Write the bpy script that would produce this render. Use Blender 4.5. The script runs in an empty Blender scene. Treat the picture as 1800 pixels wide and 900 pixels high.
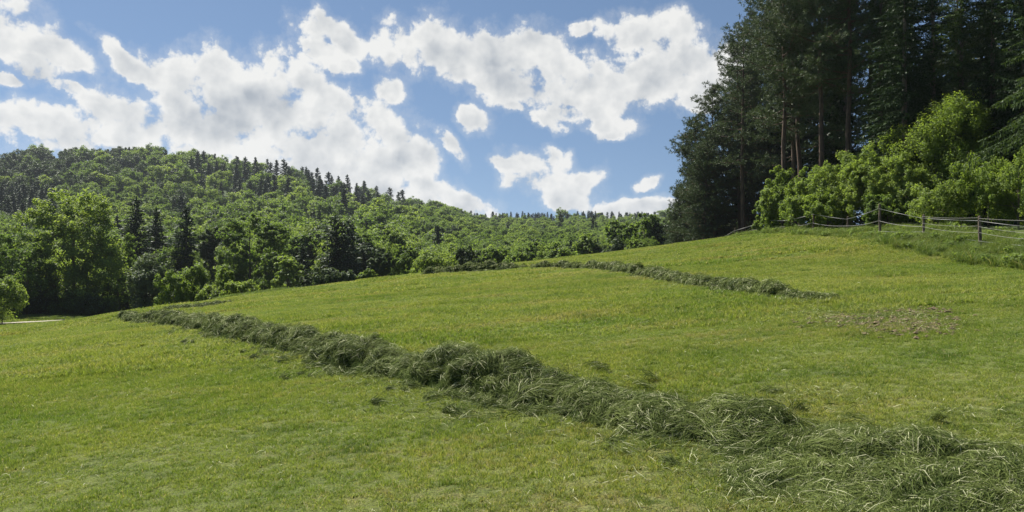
import bpy, math, random
import numpy as np

F = 1360.0            # focal length of the photograph in its own pixels (1800 wide)
HZ = 470.0            # its horizon row
EYE = 1.6
SUN_AZ, SUN_EL = math.radians(-42), math.radians(57)
scene = bpy.context.scene
C = scene.collection
rnd = random.Random(7)

# ------------------------------------------------------------------ camera
cam_d = bpy.data.cameras.new('camera')
cam = bpy.data.objects.new('camera', cam_d)
C.objects.link(cam)
cam.location = (0, 0, EYE)
cam.rotation_euler = (math.radians(90), 0, 0)
cam_d.sensor_width = 36
cam_d.lens = F / 1800 * 36
cam_d.shift_y = 20 / 1800
cam_d.clip_start = 0.05
cam_d.clip_end = 8000
scene.camera = cam

# ------------------------------------------------------------------ exposure and render settings
scene.view_settings.view_transform = 'Standard'
scene.view_settings.look = 'None'
scene.view_settings.exposure = 1.10
scene.view_settings.gamma = 1.0
scene.cycles.max_bounces = 5
scene.cycles.diffuse_bounces = 3
scene.cycles.glossy_bounces = 1
scene.cycles.transmission_bounces = 3
scene.cycles.transparent_max_bounces = 4
scene.cycles.volume_bounces = 0
scene.cycles.sample_clamp_indirect = 4
scene.cycles.use_adaptive_sampling = False
scene.cycles.use_denoising = True

# ------------------------------------------------------------------ sun
sd = bpy.data.lights.new('sun', 'SUN')
sun = bpy.data.objects.new('sun', sd)
C.objects.link(sun)
sd.energy = 5.0
sd.angle = math.radians(0.53)
sd.color = (1.0, 0.95, 0.86)
sun.rotation_euler = (math.radians(90) - SUN_EL, 0, math.pi - SUN_AZ)
sun.location = (-20, 20, 60)


# ------------------------------------------------------------------ node helpers
def N(nt, typ, ins=None, **props):
    n = nt.nodes.new(typ)
    for k, v in props.items():
        setattr(n, k, v)
    for k, v in (ins or {}).items():
        s = n.inputs[k]
        if isinstance(v, bpy.types.NodeSocket):
            nt.links.new(v, s)
        else:
            s.default_value = v
    return n


def M(nt, op, a, b=None, c=None, clamp=False):
    n = nt.nodes.new('ShaderNodeMath')
    n.operation = op
    n.use_clamp = clamp
    for i, v in enumerate((a, b, c)):
        if v is None:
            continue
        if isinstance(v, bpy.types.NodeSocket):
            nt.links.new(v, n.inputs[i])
        else:
            n.inputs[i].default_value = v
    return n.outputs[0]


def smooth(nt, v, a, b, lo=0.0, hi=1.0):
    n = N(nt, 'ShaderNodeMapRange', {'Value': v, 'From Min': a, 'From Max': b, 'To Min': lo, 'To Max': hi})
    n.interpolation_type = 'SMOOTHSTEP'
    return n.outputs[0]


def mixc(nt, f, a, b):
    n = nt.nodes.new('ShaderNodeMix')
    n.data_type = 'RGBA'
    for s, v in ((n.inputs[0], f), (n.inputs[6], a), (n.inputs[7], b)):
        if isinstance(v, bpy.types.NodeSocket):
            nt.links.new(v, s)
        elif isinstance(v, (int, float)):
            s.default_value = v
        else:
            s.default_value = (*v, 1)
    return n.outputs[2]


# ------------------------------------------------------------------ world: sky and clouds
CLOUDS = [
    # px, py, rx, ry, rotation (degrees, counter-clockwise)
    (30, 25, 42, 40, 0), (60, 70, 60, 38, -20), (105, 95, 60, 32, -20), (60, 112, 50, 20, -15), (12, 60, 45, 40, 0), (5, 125, 18, 12, 0),
    (205, 95, 42, 20, -48), (240, 135, 62, 26, -35), (105, 152, 46, 14, -32), (150, 190, 66, 24, -30),
    (40, 215, 95, 40, -12), (130, 222, 95, 50, 0), (60, 248, 60, 24, 0), (200, 225, 120, 65, 0),
    (345, 160, 110, 72, 0), (400, 145, 90, 62, 0), (430, 215, 190, 85, 0), (490, 155, 85, 62, 0), (545, 190, 70, 75, -40),
    (545, 145, 55, 50, -35), (600, 235, 95, 90, -35), (660, 240, 75, 78, -20), (700, 240, 38, 48, 0), (735, 290, 62, 42, -45),
    (640, 300, 170, 55, -18), (740, 345, 130, 45, -22), (830, 365, 90, 28, -22), (560, 280, 160, 60, -10), (680, 372, 120, 26, 0),
    (790, 262, 48, 20, -50), (720, 395, 120, 30, 0),
    (575, 60, 55, 30, -25), (560, 95, 45, 24, -35), (610, 85, 40, 26, 0), (690, 155, 36, 26, -30), (600, 120, 35, 18, 0),
    (680, 75, 62, 42, 0), (740, 80, 78, 50, 0), (810, 100, 95, 58, -25), (890, 85, 90, 50, 0), (940, 95, 70, 55, 0), (880, 140, 110, 48, -25),
    (985, 140, 90, 60, -20), (1040, 150, 90, 50, 0), (1100, 60, 70, 42, -10), (1160, 70, 85, 48, -15), (1190, 110, 70, 55, 0),
    (1140, 140, 110, 55, 0), (1220, 130, 70, 60, 0), (1265, 105, 60, 40, 0), (1060, 185, 90, 34, -10), (1230, 175, 55, 28, 0), (1095, 222, 46, 24, 10),
    (1070, 215, 50, 26, 0), (828, 205, 40, 27, -15), (955, 212, 46, 20, -15), (985, 195, 55, 22, 0), (900, 190, 26, 12, -30),
    (1080, 240, 30, 14, 0), (975, 285, 48, 26, -25), (930, 300, 62, 34, -20), (985, 320, 75, 42, -15), (1030, 318, 36, 26, 0), (890, 290, 40, 16, -20),
    (1110, 368, 66, 20, 0), (1160, 372, 60, 18, 0), (965, 318, 92, 44, -15), (990, 345, 62, 28, 0), (420, 275, 150, 42, -8), (560, 318, 130, 42, -16), (660, 350, 110, 36, -18), (1125, 374, 64, 26, 0),  
    (1135, 330, 28, 14, 20), (1010, 48, 34, 14, 20),
    (1750, 300, 60, 30, 0),
]
SHADE = [(475, 195, 62, 40, 0, 1.0), (395, 205, 60, 40, -10, .8), (335, 185, 55, 30, -10, .45), (235, 210, 60, 22, 0, .4), (540, 250, 120, 30, -15, .35), (660, 240, 40, 30, 0, .35),
         (870, 100, 45, 40, -30, .5), (920, 150, 90, 24, -28, .55), (790, 120, 70, 22, -28, .45), (1000, 180, 60, 20, 0, .45), (1140, 80, 45, 20, 0, .3),
         (700, 290, 60, 16, -30, .35), (960, 335, 60, 16, -10, .25), (1180, 110, 40, 20, 0, .35), (60, 120, 40, 16, 0, .35)]


def azel(px, py):
    u, v = (px - 900) / F, (HZ - py) / F
    return math.atan(u), math.atan2(v, math.sqrt(1 + u * u))


w = bpy.data.worlds.new('World')
scene.world = w
w.use_nodes = True
nt = w.node_tree
nt.nodes.clear()
out = N(nt, 'ShaderNodeOutputWorld')
sky = N(nt, 'ShaderNodeTexSky', sky_type='NISHITA')
sky.sun_disc = False
sky.sun_elevation = SUN_EL
sky.sun_rotation = SUN_AZ
sky.altitude = 500
sky.air_density = 1.0
sky.dust_density = 0.2
sky.ozone_density = 2.0
geo = N(nt, 'ShaderNodeTexCoord')
sep = N(nt, 'ShaderNodeSeparateXYZ', {0: geo.outputs['Generated']})
az = M(nt, 'ARCTAN2', sep.outputs[0], sep.outputs[1])
el = M(nt, 'ARCSINE', sep.outputs[2])
p0 = N(nt, 'ShaderNodeCombineXYZ', {0: az, 1: el, 2: 0.0}).outputs[0]
# the air near the horizon was clear that day: read the sky a little higher up than the true direction
zl = M(nt, 'MULTIPLY_ADD', M(nt, 'MAXIMUM', sep.outputs[2], 0.0), .85, .15)
nt.links.new(N(nt, 'ShaderNodeCombineXYZ', {0: sep.outputs[0], 1: sep.outputs[1], 2: zl}).outputs[0], sky.inputs['Vector'])


def vmath(nt, op, a, b=None, c=None):
    n = nt.nodes.new('ShaderNodeVectorMath')
    n.operation = op
    for i, v in enumerate((a, b, c)):
        if v is None:
            continue
        if isinstance(v, bpy.types.NodeSocket):
            nt.links.new(v, n.inputs[i])
        elif op == 'SCALE' and i == 1:
            n.inputs['Scale'].default_value = v
        else:
            n.inputs[i].default_value = v
    return n


def noise(nt, vec, scale, detail, rough, lac=2.0, dist=0.0, dim='3D'):
    return N(nt, 'ShaderNodeTexNoise', noise_dimensions=dim, ins={'Vector': vec, 'Scale': scale, 'Detail': detail, 'Roughness': rough, 'Lacunarity': lac, 'Distortion': dist})


wn = noise(nt, p0, 9.0, 2.0, 0.5, dim='2D')
w1 = vmath(nt, 'SUBTRACT', wn.outputs['Color'], (.5, .5, .5)).outputs[0]
w1 = vmath(nt, 'MULTIPLY', w1, (.045, .035, 0)).outputs[0]
p1 = vmath(nt, 'ADD', p0, w1).outputs[0]
wn2 = noise(nt, p0, 40.0, 4.0, 0.65, dim='2D')
w2 = vmath(nt, 'SUBTRACT', wn2.outputs['Color'], (.5, .5, .5)).outputs[0]
w2 = vmath(nt, 'MULTIPLY', w2, (.016, .013, 0)).outputs[0]
p2 = vmath(nt, 'ADD', p1, w2).outputs[0]


def field(p, ells, k):
    # each ellipse takes the running result along as a weightless third coordinate, which keeps the chain serial
    run = None
    sp_ = N(nt, 'ShaderNodeSeparateXYZ', {0: p})
    for (px, py, rx, ry, rot) in ells:
        a, e = azel(px, py)
        q = N(nt, 'ShaderNodeCombineXYZ', {0: sp_.outputs[0], 1: sp_.outputs[1], 2: 0.0 if run is None else run}).outputs[0]
        mp = N(nt, 'ShaderNodeMapping', {'Vector': q, 'Location': (a, e, 0), 'Rotation': (0, 0, math.radians(rot)), 'Scale': (rx / F, ry / F, 1e5)}, vector_type='TEXTURE')
        ln = vmath(nt, 'LENGTH', mp.outputs[0]).outputs['Value']
        run = M(nt, 'MINIMUM', ln, 3.0) if run is None else M(nt, 'SMOOTH_MIN', run, ln, k)
    return M(nt, 'SUBTRACT', 1.0, run)


fld = field(p2, CLOUDS, .20)
fb = noise(nt, p0, 20.0, 9.0, 0.57, dim='2D')
fbs = M(nt, 'SUBTRACT', fb.outputs[0], 0.5)
p2v = vmath(nt, 'ADD', p0, vmath(nt, 'MULTIPLY', w2, (.8, .8, 0)).outputs[0]).outputs[0]
# billows: rounded cells give cauliflower edges
vo = N(nt, 'ShaderNodeTexVoronoi', {'Vector': p2v, 'Scale': 30.0, 'Detail': 4.0, 'Roughness': .6}, feature='SMOOTH_F1', voronoi_dimensions='2D')
vo.inputs['Smoothness'].default_value = .6
bil = M(nt, 'SUBTRACT', .42, vo.outputs['Distance'])
d0 = M(nt, 'MULTIPLY_ADD', fbs, 3.2, M(nt, 'MINIMUM', M(nt, 'MULTIPLY_ADD', fld, 2.6, .30), 1.75))
d0 = M(nt, 'MULTIPLY_ADD', bil, 1.15, d0)
dens = M(nt, 'MAXIMUM', smooth(nt, d0, -.10, .80), smooth(nt, d0, -1.0, .45, 0, .20))
# the same relief sampled a little towards the sun gives each billow a lit and a shaded side
offs = (-.010, .016, 0)
p3 = vmath(nt, 'ADD', p0, offs).outputs[0]
fb3 = noise(nt, p3, 17.0, 3.0, 0.50, dim='2D')
fb4 = noise(nt, p0, 17.0, 3.0, 0.50, dim='2D')
p4 = vmath(nt, 'ADD', p2v, offs).outputs[0]
vo3 = N(nt, 'ShaderNodeTexVoronoi', {'Vector': p4, 'Scale': 30.0, 'Detail': 2.0, 'Roughness': .5}, feature='SMOOTH_F1', voronoi_dimensions='2D')
vo3.inputs['Smoothness'].default_value = .6
rel = M(nt, 'SUBTRACT', fb3.outputs[0], fb4.outputs[0])
rel2 = M(nt, 'SUBTRACT', vo.outputs['Distance'], vo3.outputs['Distance'])
rel = M(nt, 'MULTIPLY_ADD', rel2, .38, rel)
sh = None
sp1 = N(nt, 'ShaderNodeSeparateXYZ', {0: p1})
for (px, py, rx, ry, rot, wt) in SHADE:
    a, e = azel(px, py)
    q = N(nt, 'ShaderNodeCombineXYZ', {0: sp1.outputs[0], 1: sp1.outputs[1], 2: 0.0 if sh is None else sh}).outputs[0]
    mp = N(nt, 'ShaderNodeMapping', {'Vector': q, 'Location': (a, e, 0), 'Rotation': (0, 0, math.radians(rot)), 'Scale': (rx / F, ry / F, 1e5)}, vector_type='TEXTURE')
    ln = vmath(nt, 'LENGTH', mp.outputs[0]).outputs['Value']
    s = smooth(nt, ln, .2, 1.5, wt, 0)
    sh = s if sh is None else M(nt, 'MAXIMUM', sh, s)
thick = smooth(nt, d0, .5, 2.2)
grey = M(nt, 'MULTIPLY_ADD', rel, 1.1, M(nt, 'MULTIPLY_ADD', thick, .42, -.06))
grey = M(nt, 'ADD', grey, M(nt, 'MULTIPLY', sh, M(nt, 'MULTIPLY_ADD', fb4.outputs[0], 1.0, .12)), clamp=True)
ccol = mixc(nt, grey, (.40, .40, .392), (.185, .205, .23))
skyc = N(nt, 'ShaderNodeVectorMath', {0: sky.outputs[0], 1: (.042, .0445, .0445)}, operation='MULTIPLY').outputs[0]
fin = mixc(nt, dens, skyc, ccol)
bg = N(nt, 'ShaderNodeBackground', {'Color': fin, 'Strength': 1.0})
nt.links.new(bg.outputs[0], out.inputs[0])
w.cycles.sampling_method = 'NONE'


# ------------------------------------------------------------------ numpy noise
def _h(ix, iy, iz, s):
    x = (ix * 374761393 + iy * 668265263 + iz * 2147483647 + s * 974634777) & 0xffffffff
    x = ((x ^ (x >> 13)) * 1274126177) & 0xffffffff
    x = x ^ (x >> 16)
    return (x & 0xffffff) / float(0xffffff)


def vnoise(x, y, z=None, s=0):
    x = np.asarray(x, float); y = np.asarray(y, float)
    z = np.zeros_like(x) if z is None else np.asarray(z, float)
    ix, iy, iz = np.floor(x).astype(np.int64), np.floor(y).astype(np.int64), np.floor(z).astype(np.int64)
    fx, fy, fz = x - ix, y - iy, z - iz
    fx, fy, fz = [f * f * (3 - 2 * f) for f in (fx, fy, fz)]
    r = 0
    for dx in (0, 1):
        for dy in (0, 1):
            for dz in (0, 1):
                wgt = (fx if dx else 1 - fx) * (fy if dy else 1 - fy) * (fz if dz else 1 - fz)
                r = r + wgt * _h(ix + dx, iy + dy, iz + dz, s)
    return r


def fbm(x, y, z=None, s=0, o=4):
    r, a, t = 0, .5, 0
    for i in range(o):
        k = 2 ** i
        r = r + a * vnoise(np.asarray(x) * k, np.asarray(y) * k, None if z is None else np.asarray(z) * k, s + i)
        t += a
        a *= .5
    return r / t


# ------------------------------------------------------------------ terrain
def P(px, py, Y):
    return ((px - 900) / F * Y, Y, EYE + (HZ - py) / F * Y)


class TPS:
    def __init__(s, pts, scale, lam=0.0):
        p = np.array(pts, float)
        s.c = p[:, :2] / scale; s.sc = scale
        n = len(p)
        K = s.k(s.c, s.c) + lam * np.eye(n)
        Q = np.hstack([np.ones((n, 1)), s.c])
        A = np.zeros((n + 3, n + 3))
        A[:n, :n] = K; A[:n, n:] = Q; A[n:, :n] = Q.T
        s.w = np.linalg.solve(A, np.concatenate([p[:, 2], np.zeros(3)]))

    @staticmethod
    def k(a, b):
        r2 = ((a[:, None, :] - b[None, :, :]) ** 2).sum(-1)
        return np.where(r2 > 1e-12, .5 * r2 * np.log(np.maximum(r2, 1e-12)), 0)

    def __call__(s, x, y):
        q = np.stack([np.ravel(x), np.ravel(y)], 1) / s.sc
        o = np.empty(len(q))
        for i in range(0, len(q), 20000):
            b = q[i:i + 20000]
            o[i:i + 20000] = s.k(b, s.c) @ s.w[:-3] + s.w[-3] + b @ s.w[-2:]
        return o.reshape(np.shape(x))


near_pts = [(0, 0, 0), (-30, 0, -2.3), (30, 0, 2.2), (0, -30, -1), (-30, -30, -3), (30, -30, 1.3), (-6, 5, -.3), (6, 5, .62), (0, 5, .165), (0, 12, .4),
            (8, 12, 1.02), (-8, 12, -.25), (0, 25, .84), (6, 28, 1.45), (-8, 25, .1), (0, 40, 1.35), (10, 40, 2.15),
            P(740, 482, 58), P(500, 513, 46), P(350, 537, 42), P(960, 462, 62), P(1200, 433, 68), P(1090, 446, 66),
            P(740, 505, 85), P(500, 545, 75), P(960, 485, 90), P(1200, 450, 100), P(350, 556, 72),
            P(215, 552, 42), P(100, 552, 75), P(0, 553, 78), P(0, 578, 50), P(100, 585, 40), P(-300, 565, 75), P(-300, 610, 35), P(215, 556, 75),
            P(1723, 433, 29), P(1623, 417, 33), P(1547, 415, 37), P(1430, 411, 46), P(1353, 411, 56), P(1293, 421, 70), P(1270, 429, 78),
            P(1800, 468, 23), (17.5, 25, 2.05), (18.5, 18, 1.75), (25, 35, 3.4), (35, 45, 4.6), (40, 70, 6), (28, 90, 5.2), (55, 30, 5)]
near = TPS(near_pts, 20, 1e-3)
far_pts = [P(-700, 300, 480), P(0, 297, 450), P(230, 292, 450), P(400, 312, 450), P(500, 330, 450), P(640, 364, 450), P(790, 398, 560), P(950, 392, 640), P(1190, 396, 600), P(1500, 396, 600), P(2300, 380, 600),
           P(0, 330, 360), P(230, 330, 360), P(500, 362, 360), P(0, 378, 270), P(230, 380, 270), P(0, 430, 190), P(230, 430, 190), P(500, 425, 240), P(800, 440, 240), P(1100, 440, 220), P(1400, 430, 200), P(2300, 400, 200), P(-700, 430, 200),
           P(700, 400, 400), P(950, 408, 430), P(1190, 410, 400), P(-200, 560, 110), P(0, 545, 110), P(300, 525, 120), P(600, 505, 120), P(900, 492, 125), P(1150, 460, 130), P(1400, 440, 120),
           P(800, 480, 170), P(500, 480, 170), P(0, 500, 140),
           P(0, 315, 640), P(400, 335, 640), P(640, 385, 640), P(-700, 330, 700), P(900, 410, 850), P(1400, 410, 850), (0, -300, -5), (-400, -200, -10), (400, -200, 15), (-300, 0, -6), (300, 0, 14), (0, 0, 0)]
far = TPS(far_pts, 200, 1e-3)


def sstep(v, a, b):
    t = np.clip((v - a) / (b - a), 0, 1)
    return t * t * (3 - 2 * t)


def H(x, y):
    x = np.asarray(x, float); y = np.asarray(y, float)
    r = np.hypot(x, y)
    rc = np.maximum(r, 1e-6)
    k1 = np.minimum(1, 110 / rc)
    a = near(x * k1, y * k1)
    k2 = np.minimum(1, 900 / rc)
    b = far(x * k2, y * k2)
    b = b * (1 - sstep(r, 900, 2500)) - 10 * sstep(r, 900, 2500)
    t = sstep(r, 82, 118)
    z = a * (1 - t) + b * t
    bump = (fbm(x / 2.3, y / 2.3, s=11, o=3) - .5) * .07 + (fbm(x / 9, y / 9, s=5, o=2) - .5) * .16
    return z + bump * sstep(r, 0, 6) + (0 if True else 0)


def Hs(x, y):
    return float(H(np.array([x]), np.array([y]))[0])


def hit(px, py, dmax=110):
    """point where the ray through a photo pixel meets the ground"""
    Y = np.concatenate([np.arange(2.5, 30, .1), np.arange(30, dmax, .25)])
    x = (px - 900) / F * Y
    zr = EYE + (HZ - py) / F * Y
    g = H(x, Y)
    k = np.nonzero(zr <= g)[0]
    k = k[0] if len(k) else int(np.argmin(zr - g))
    return float(x[k]), float(Y[k]), float(g[k])


# ------------------------------------------------------------------ mesh helpers
def mesh_np(name, verts, faces, mats=(), midx=None, smooth_=False):
    """faces: (n,3) or (n,4) array, or a list of such arrays"""
    fl = faces if isinstance(faces, list) else [faces]
    fl = [f for f in fl if len(f)]
    me = bpy.data.meshes.new(name)
    me.vertices.add(len(verts))
    me.vertices.foreach_set('co', np.ascontiguousarray(verts, dtype=np.float32).ravel())
    nl = sum(f.size for f in fl); nf = sum(len(f) for f in fl)
    me.loops.add(nl); me.polygons.add(nf)
    me.loops.foreach_set('vertex_index', np.concatenate([f.ravel() for f in fl]).astype(np.int32))
    tot = np.concatenate([np.full(len(f), f.shape[1]) for f in fl])
    st = np.concatenate([[0], np.cumsum(tot)[:-1]])
    me.polygons.foreach_set('loop_start', st.astype(np.int32))
    me.polygons.foreach_set('loop_total', tot.astype(np.int32))
    for m in mats:
        me.materials.append(m)
    if midx is not None:
        me.polygons.foreach_set('material_index', np.asarray(midx, dtype=np.int32))
    me.polygons.foreach_set('use_smooth', np.full(nf, smooth_))
    me.update(calc_edges=True)
    return me


def obj(name, me, parent=None, loc=(0, 0, 0), **props):
    o = bpy.data.objects.new(name, me)
    C.objects.link(o)
    o.location = loc
    if parent:
        o.parent = parent
    for k, v in props.items():
        o[k] = v
    return o


def thing(name, label, cat, loc, rz=0, group=None, scale=None):
    o = bpy.data.objects.new(name, None)
    C.objects.link(o)
    o.empty_display_size = .3
    o.location = loc
    o.rotation_euler = (0, 0, rz)
    if scale:
        o.scale = scale
    o['label'] = label
    o['category'] = cat
    if group:
        o['group'] = group
    return o


def unit(v):
    return v / np.maximum(np.linalg.norm(v, axis=-1, keepdims=True), 1e-9)


def leaf_quads(c, n, L, W, t=None, rng=None):
    """rhombic leaves: centres c, normals n, optional long axis t"""
    m = len(c)
    if t is None:
        t = rng.normal(size=(m, 3))
    t = t - n * (t * n).sum(1, keepdims=True)
    t = unit(t)
    b = np.cross(n, t)
    L = np.broadcast_to(L, (m,))[:, None]; W = np.broadcast_to(W, (m,))[:, None]
    v = np.stack([c - t * L / 2, c + b * W / 2 + t * L * .06, c + t * L / 2, c - b * W / 2 + t * L * .06], 1).reshape(-1, 3)
    f = np.arange(m * 4).reshape(-1, 4)
    return v, f


def tube(path, rad, sides=6):
    path = np.asarray(path, float); rad = np.asarray(rad, float)
    n = len(path)
    d = np.gradient(path, axis=0); d = unit(d)
    ref = np.where(np.abs(d[:, 2:3]) > .9, np.array([[1., 0, 0]]), np.array([[0, 0, 1.]]))
    a = unit(np.cross(d, ref)); b = np.cross(d, a)
    th = np.linspace(0, 2 * np.pi, sides, endpoint=False)
    ring = a[:, None, :] * np.cos(th)[None, :, None] + b[:, None, :] * np.sin(th)[None, :, None]
    v = (path[:, None, :] + ring * rad[:, None, None]).reshape(-1, 3)
    i = np.arange(n - 1)[:, None] * sides; j = np.arange(sides)[None, :]; k = (j + 1) % sides
    f = np.stack([i + j, i + k, i + sides + k, i + sides + j], -1).reshape(-1, 4)
    v = np.vstack([v, path[-1:]])
    return v, f


def join(parts):
    vs, fs, o = [], [], 0
    for v, f in parts:
        vs.append(v); fs.append(f + o); o += len(v)
    return np.vstack(vs), np.vstack(fs)


# ------------------------------------------------------------------ materials
def leaf_mat(name, a, b, trans, tint=(1.25, 1.25, .55), rough=.55, hue=.25, scale=.35):
    m = bpy.data.materials.new(name)
    m.use_nodes = True
    nt = m.node_tree
    nt.nodes.clear()
    o = N(nt, 'ShaderNodeOutputMaterial')
    g = N(nt, 'ShaderNodeNewGeometry')
    oi = N(nt, 'ShaderNodeObjectInfo')
    tc = N(nt, 'ShaderNodeTexCoord')
    no = noise(nt, tc.outputs['Object'], scale, 2, .6)
    f = M(nt, 'MULTIPLY_ADD', g.outputs['Random Per Island'], .55, M(nt, 'MULTIPLY_ADD', oi.outputs['Random'], hue, M(nt, 'MULTIPLY_ADD', no.outputs[0], 1.2, -.55)), clamp=True)
    col = mixc(nt, f, a, b)
    pr = N(nt, 'ShaderNodeBsdfPrincipled', {'Base Color': col, 'Roughness': rough, 'Specular IOR Level': .14})
    tcol = vmath(nt, 'MULTIPLY', col, tint).outputs[0]
    tr = N(nt, 'ShaderNodeBsdfTranslucent', {'Color': tcol})
    mx = N(nt, 'ShaderNodeMixShader', {0: trans, 1: pr.outputs[0], 2: tr.outputs[0]})
    nt.links.new(mx.outputs[0], o.inputs[0])
    return m


def bark_mat(name, a, b, scale=6, zs=1.0):
    m = bpy.data.materials.new(name)
    m.use_nodes = True
    nt = m.node_tree
    pr = nt.nodes['Principled BSDF']
    tc = N(nt, 'ShaderNodeTexCoord')
    mp = N(nt, 'ShaderNodeMapping', {'Vector': tc.outputs['Object'], 'Scale': (1, 1, .25 * zs)})
    no = noise(nt, mp.outputs[0], scale, 5, .65)
    f = smooth(nt, no.outputs[0], .35, .65)
    nt.links.new(mixc(nt, f, a, b), pr.inputs['Base Color'])
    pr.inputs['Roughness'].default_value = .9
    bp = N(nt, 'ShaderNodeBump', {'Height': no.outputs[0], 'Strength': .6, 'Distance': .03})
    nt.links.new(bp.outputs[0], pr.inputs['Normal'])
    return m


MAT = {}
MAT['leaf'] = leaf_mat('leaf_green', (.055, .100, .026), (.145, .205, .058), .5, tint=(1.55, 1.55, .65), hue=.45)
MAT['leaf_light'] = leaf_mat('leaf_light_green', (.10, .158, .040), (.210, .270, .080), .5, tint=(1.55, 1.55, .65), hue=.4)
MAT['leaf_bright'] = leaf_mat('leaf_bright_green', (.100, .160, .034), (.205, .265, .066), .5, tint=(1.55, 1.55, .6))
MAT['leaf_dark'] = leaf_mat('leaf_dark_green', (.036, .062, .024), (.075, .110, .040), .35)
MAT['leaf_grey'] = leaf_mat('leaf_grey_green', (.07, .11, .05), (.15, .19, .10), .35)
MAT['needle'] = leaf_mat('spruce_needle', (.020, .040, .017), (.045, .075, .026), .18, tint=(1, 1, .7), hue=.15)
MAT['needle_lit'] = leaf_mat('lit_conifer_needle', (.040, .070, .026), (.085, .125, .045), .3, hue=.15)  # lighter conifer green, with a sunlit look put into the colour
MAT['needle_pine'] = leaf_mat('pine_needle', (.042, .066, .032), (.110, .145, .066), .18, tint=(1, 1, .7), hue=.15)
MAT['bark'] = bark_mat('bark_grey_brown', (.07, .055, .04), (.16, .13, .10))
MAT['bark_pine'] = bark_mat('bark_pine', (.055, .035, .025), (.13, .080, .052))
MAT['wood'] = bark_mat('weathered_post_wood', (.06, .045, .032), (.17, .13, .095), 14)


def field_colour(nt):
    """colour of the mown sward by place: fresh green, yellow green, straw and thin brown spots; shared by soil sheet and blades"""
    g = N(nt, 'ShaderNodeNewGeometry')
    mp = N(nt, 'ShaderNodeMapping', {'Vector': g.outputs['Position'], 'Rotation': (0, 0, math.radians(28)), 'Scale': (.35, 1.1, .2)})
    streak = noise(nt, mp.outputs[0], .55, 4, .6)
    big = noise(nt, g.outputs['Position'], .16, 3, .55)
    mid = noise(nt, g.outputs['Position'], 1.1, 4, .65)
    fine = noise(nt, g.outputs['Position'], 7.0, 3, .7)
    a = (.172, .246, .048)
    b = (.326, .348, .096)
    f = M(nt, 'MULTIPLY_ADD', streak.outputs[0], 1.8, M(nt, 'MULTIPLY_ADD', big.outputs[0], 2.0, -1.42))
    f = M(nt, 'MULTIPLY_ADD', M(nt, 'SUBTRACT', mid.outputs[0], .5), 1.3, f, clamp=True)
    col = mixc(nt, f, a, b)
    dk = smooth(nt, M(nt, 'MULTIPLY_ADD', fine.outputs[0], .5, M(nt, 'MULTIPLY', mid.outputs[0], .5)), .50, .36)
    col = mixc(nt, M(nt, 'MULTIPLY', dk, .7), col, (.065, .105, .022))
    st = smooth(nt, M(nt, 'MULTIPLY_ADD', fine.outputs[0], .45, M(nt, 'MULTIPLY', streak.outputs[0], .6)),   .545, .66)
    col = mixc(nt, M(nt, 'MULTIPLY', st, .62), col, (.34, .28, .14))
    sp = N(nt, 'ShaderNodeSeparateXYZ', {0: g.outputs['Position']})
    return col, g, sp, fine


def ground_mat():
    m = bpy.data.materials.new('meadow_ground')
    m.use_nodes = True
    nt = m.node_tree
    pr = nt.nodes['Principled BSDF']
    col, g, sp, fine = field_colour(nt)
    r = M(nt, 'SQRT', M(nt, 'MULTIPLY_ADD', sp.outputs[0], sp.outputs[0], M(nt, 'MULTIPLY', sp.outputs[1], sp.outputs[1])))
    forest = smooth(nt, r, 84, 105)
    # woodland floor east of the fence
    e = smooth(nt, sp.outputs[0], 19.5, 24)
    e = M(nt, 'MULTIPLY', e, smooth(nt, sp.outputs[1], 22, 30))
    forest = M(nt, 'MAXIMUM', forest, e)
    gr = noise(nt, g.outputs['Position'], 55, 4, .8)
    col = mixc(nt, smooth(nt, gr.outputs[0], .40, .62, .45, .95), col, (.045, .050, .018))
    col = mixc(nt, forest, col, (.040, .060, .020))
    nt.links.new(col, pr.inputs['Base Color'])
    pr.inputs['Roughness'].default_value = .95
    pr.inputs['Specular IOR Level'].default_value = .15
    n1 = noise(nt, g.outputs['Position'], 22, 5, .75)
    bp = N(nt, 'ShaderNodeBump', {'Height': n1.outputs[0], 'Strength': .8, 'Distance': .05})
    nt.links.new(bp.outputs[0], pr.inputs['Normal'])
    return m


def blade_mat(name, trans=.48, tall=False):
    m = bpy.data.materials.new(name)
    m.use_nodes = True
    nt = m.node_tree
    nt.nodes.clear()
    o = N(nt, 'ShaderNodeOutputMaterial')
    if tall:
        g = N(nt, 'ShaderNodeNewGeometry')
        big = noise(nt, g.outputs['Position'], .8, 3, .6)
        f = M(nt, 'MULTIPLY_ADD', g.outputs['Random Per Island'], .5, M(nt, 'MULTIPLY_ADD', big.outputs[0], 1.3, -.4), clamp=True)
        col = mixc(nt, f, (.07, .13, .025), (.17, .21, .06))
        s = M(nt, 'GREATER_THAN', g.outputs['Random Per Island'], .94)
        col = mixc(nt, s, col, (.34, .30, .17))
    else:
        col, g, sp, fine = field_colour(nt)
        ri = g.outputs['Random Per Island']
        col = mixc(nt, smooth(nt, ri, .25, .9, 0, .85), col, (.065, .125, .016))
        s = M(nt, 'GREATER_THAN', ri, .94)
        col = mixc(nt, s, col, (.42, .38, .22))
    pr = N(nt, 'ShaderNodeBsdfPrincipled', {'Base Color': col, 'Roughness': .6, 'Specular IOR Level': .2})
    tr = N(nt, 'ShaderNodeBsdfTranslucent', {'Color': vmath(nt, 'MULTIPLY', col, (1.2, 1.2, .6)).outputs[0]})
    mx = N(nt, 'ShaderNodeMixShader', {0: trans, 1: pr.outputs[0], 2: tr.outputs[0]})
    nt.links.new(mx.outputs[0], o.inputs[0])
    return m


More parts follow.
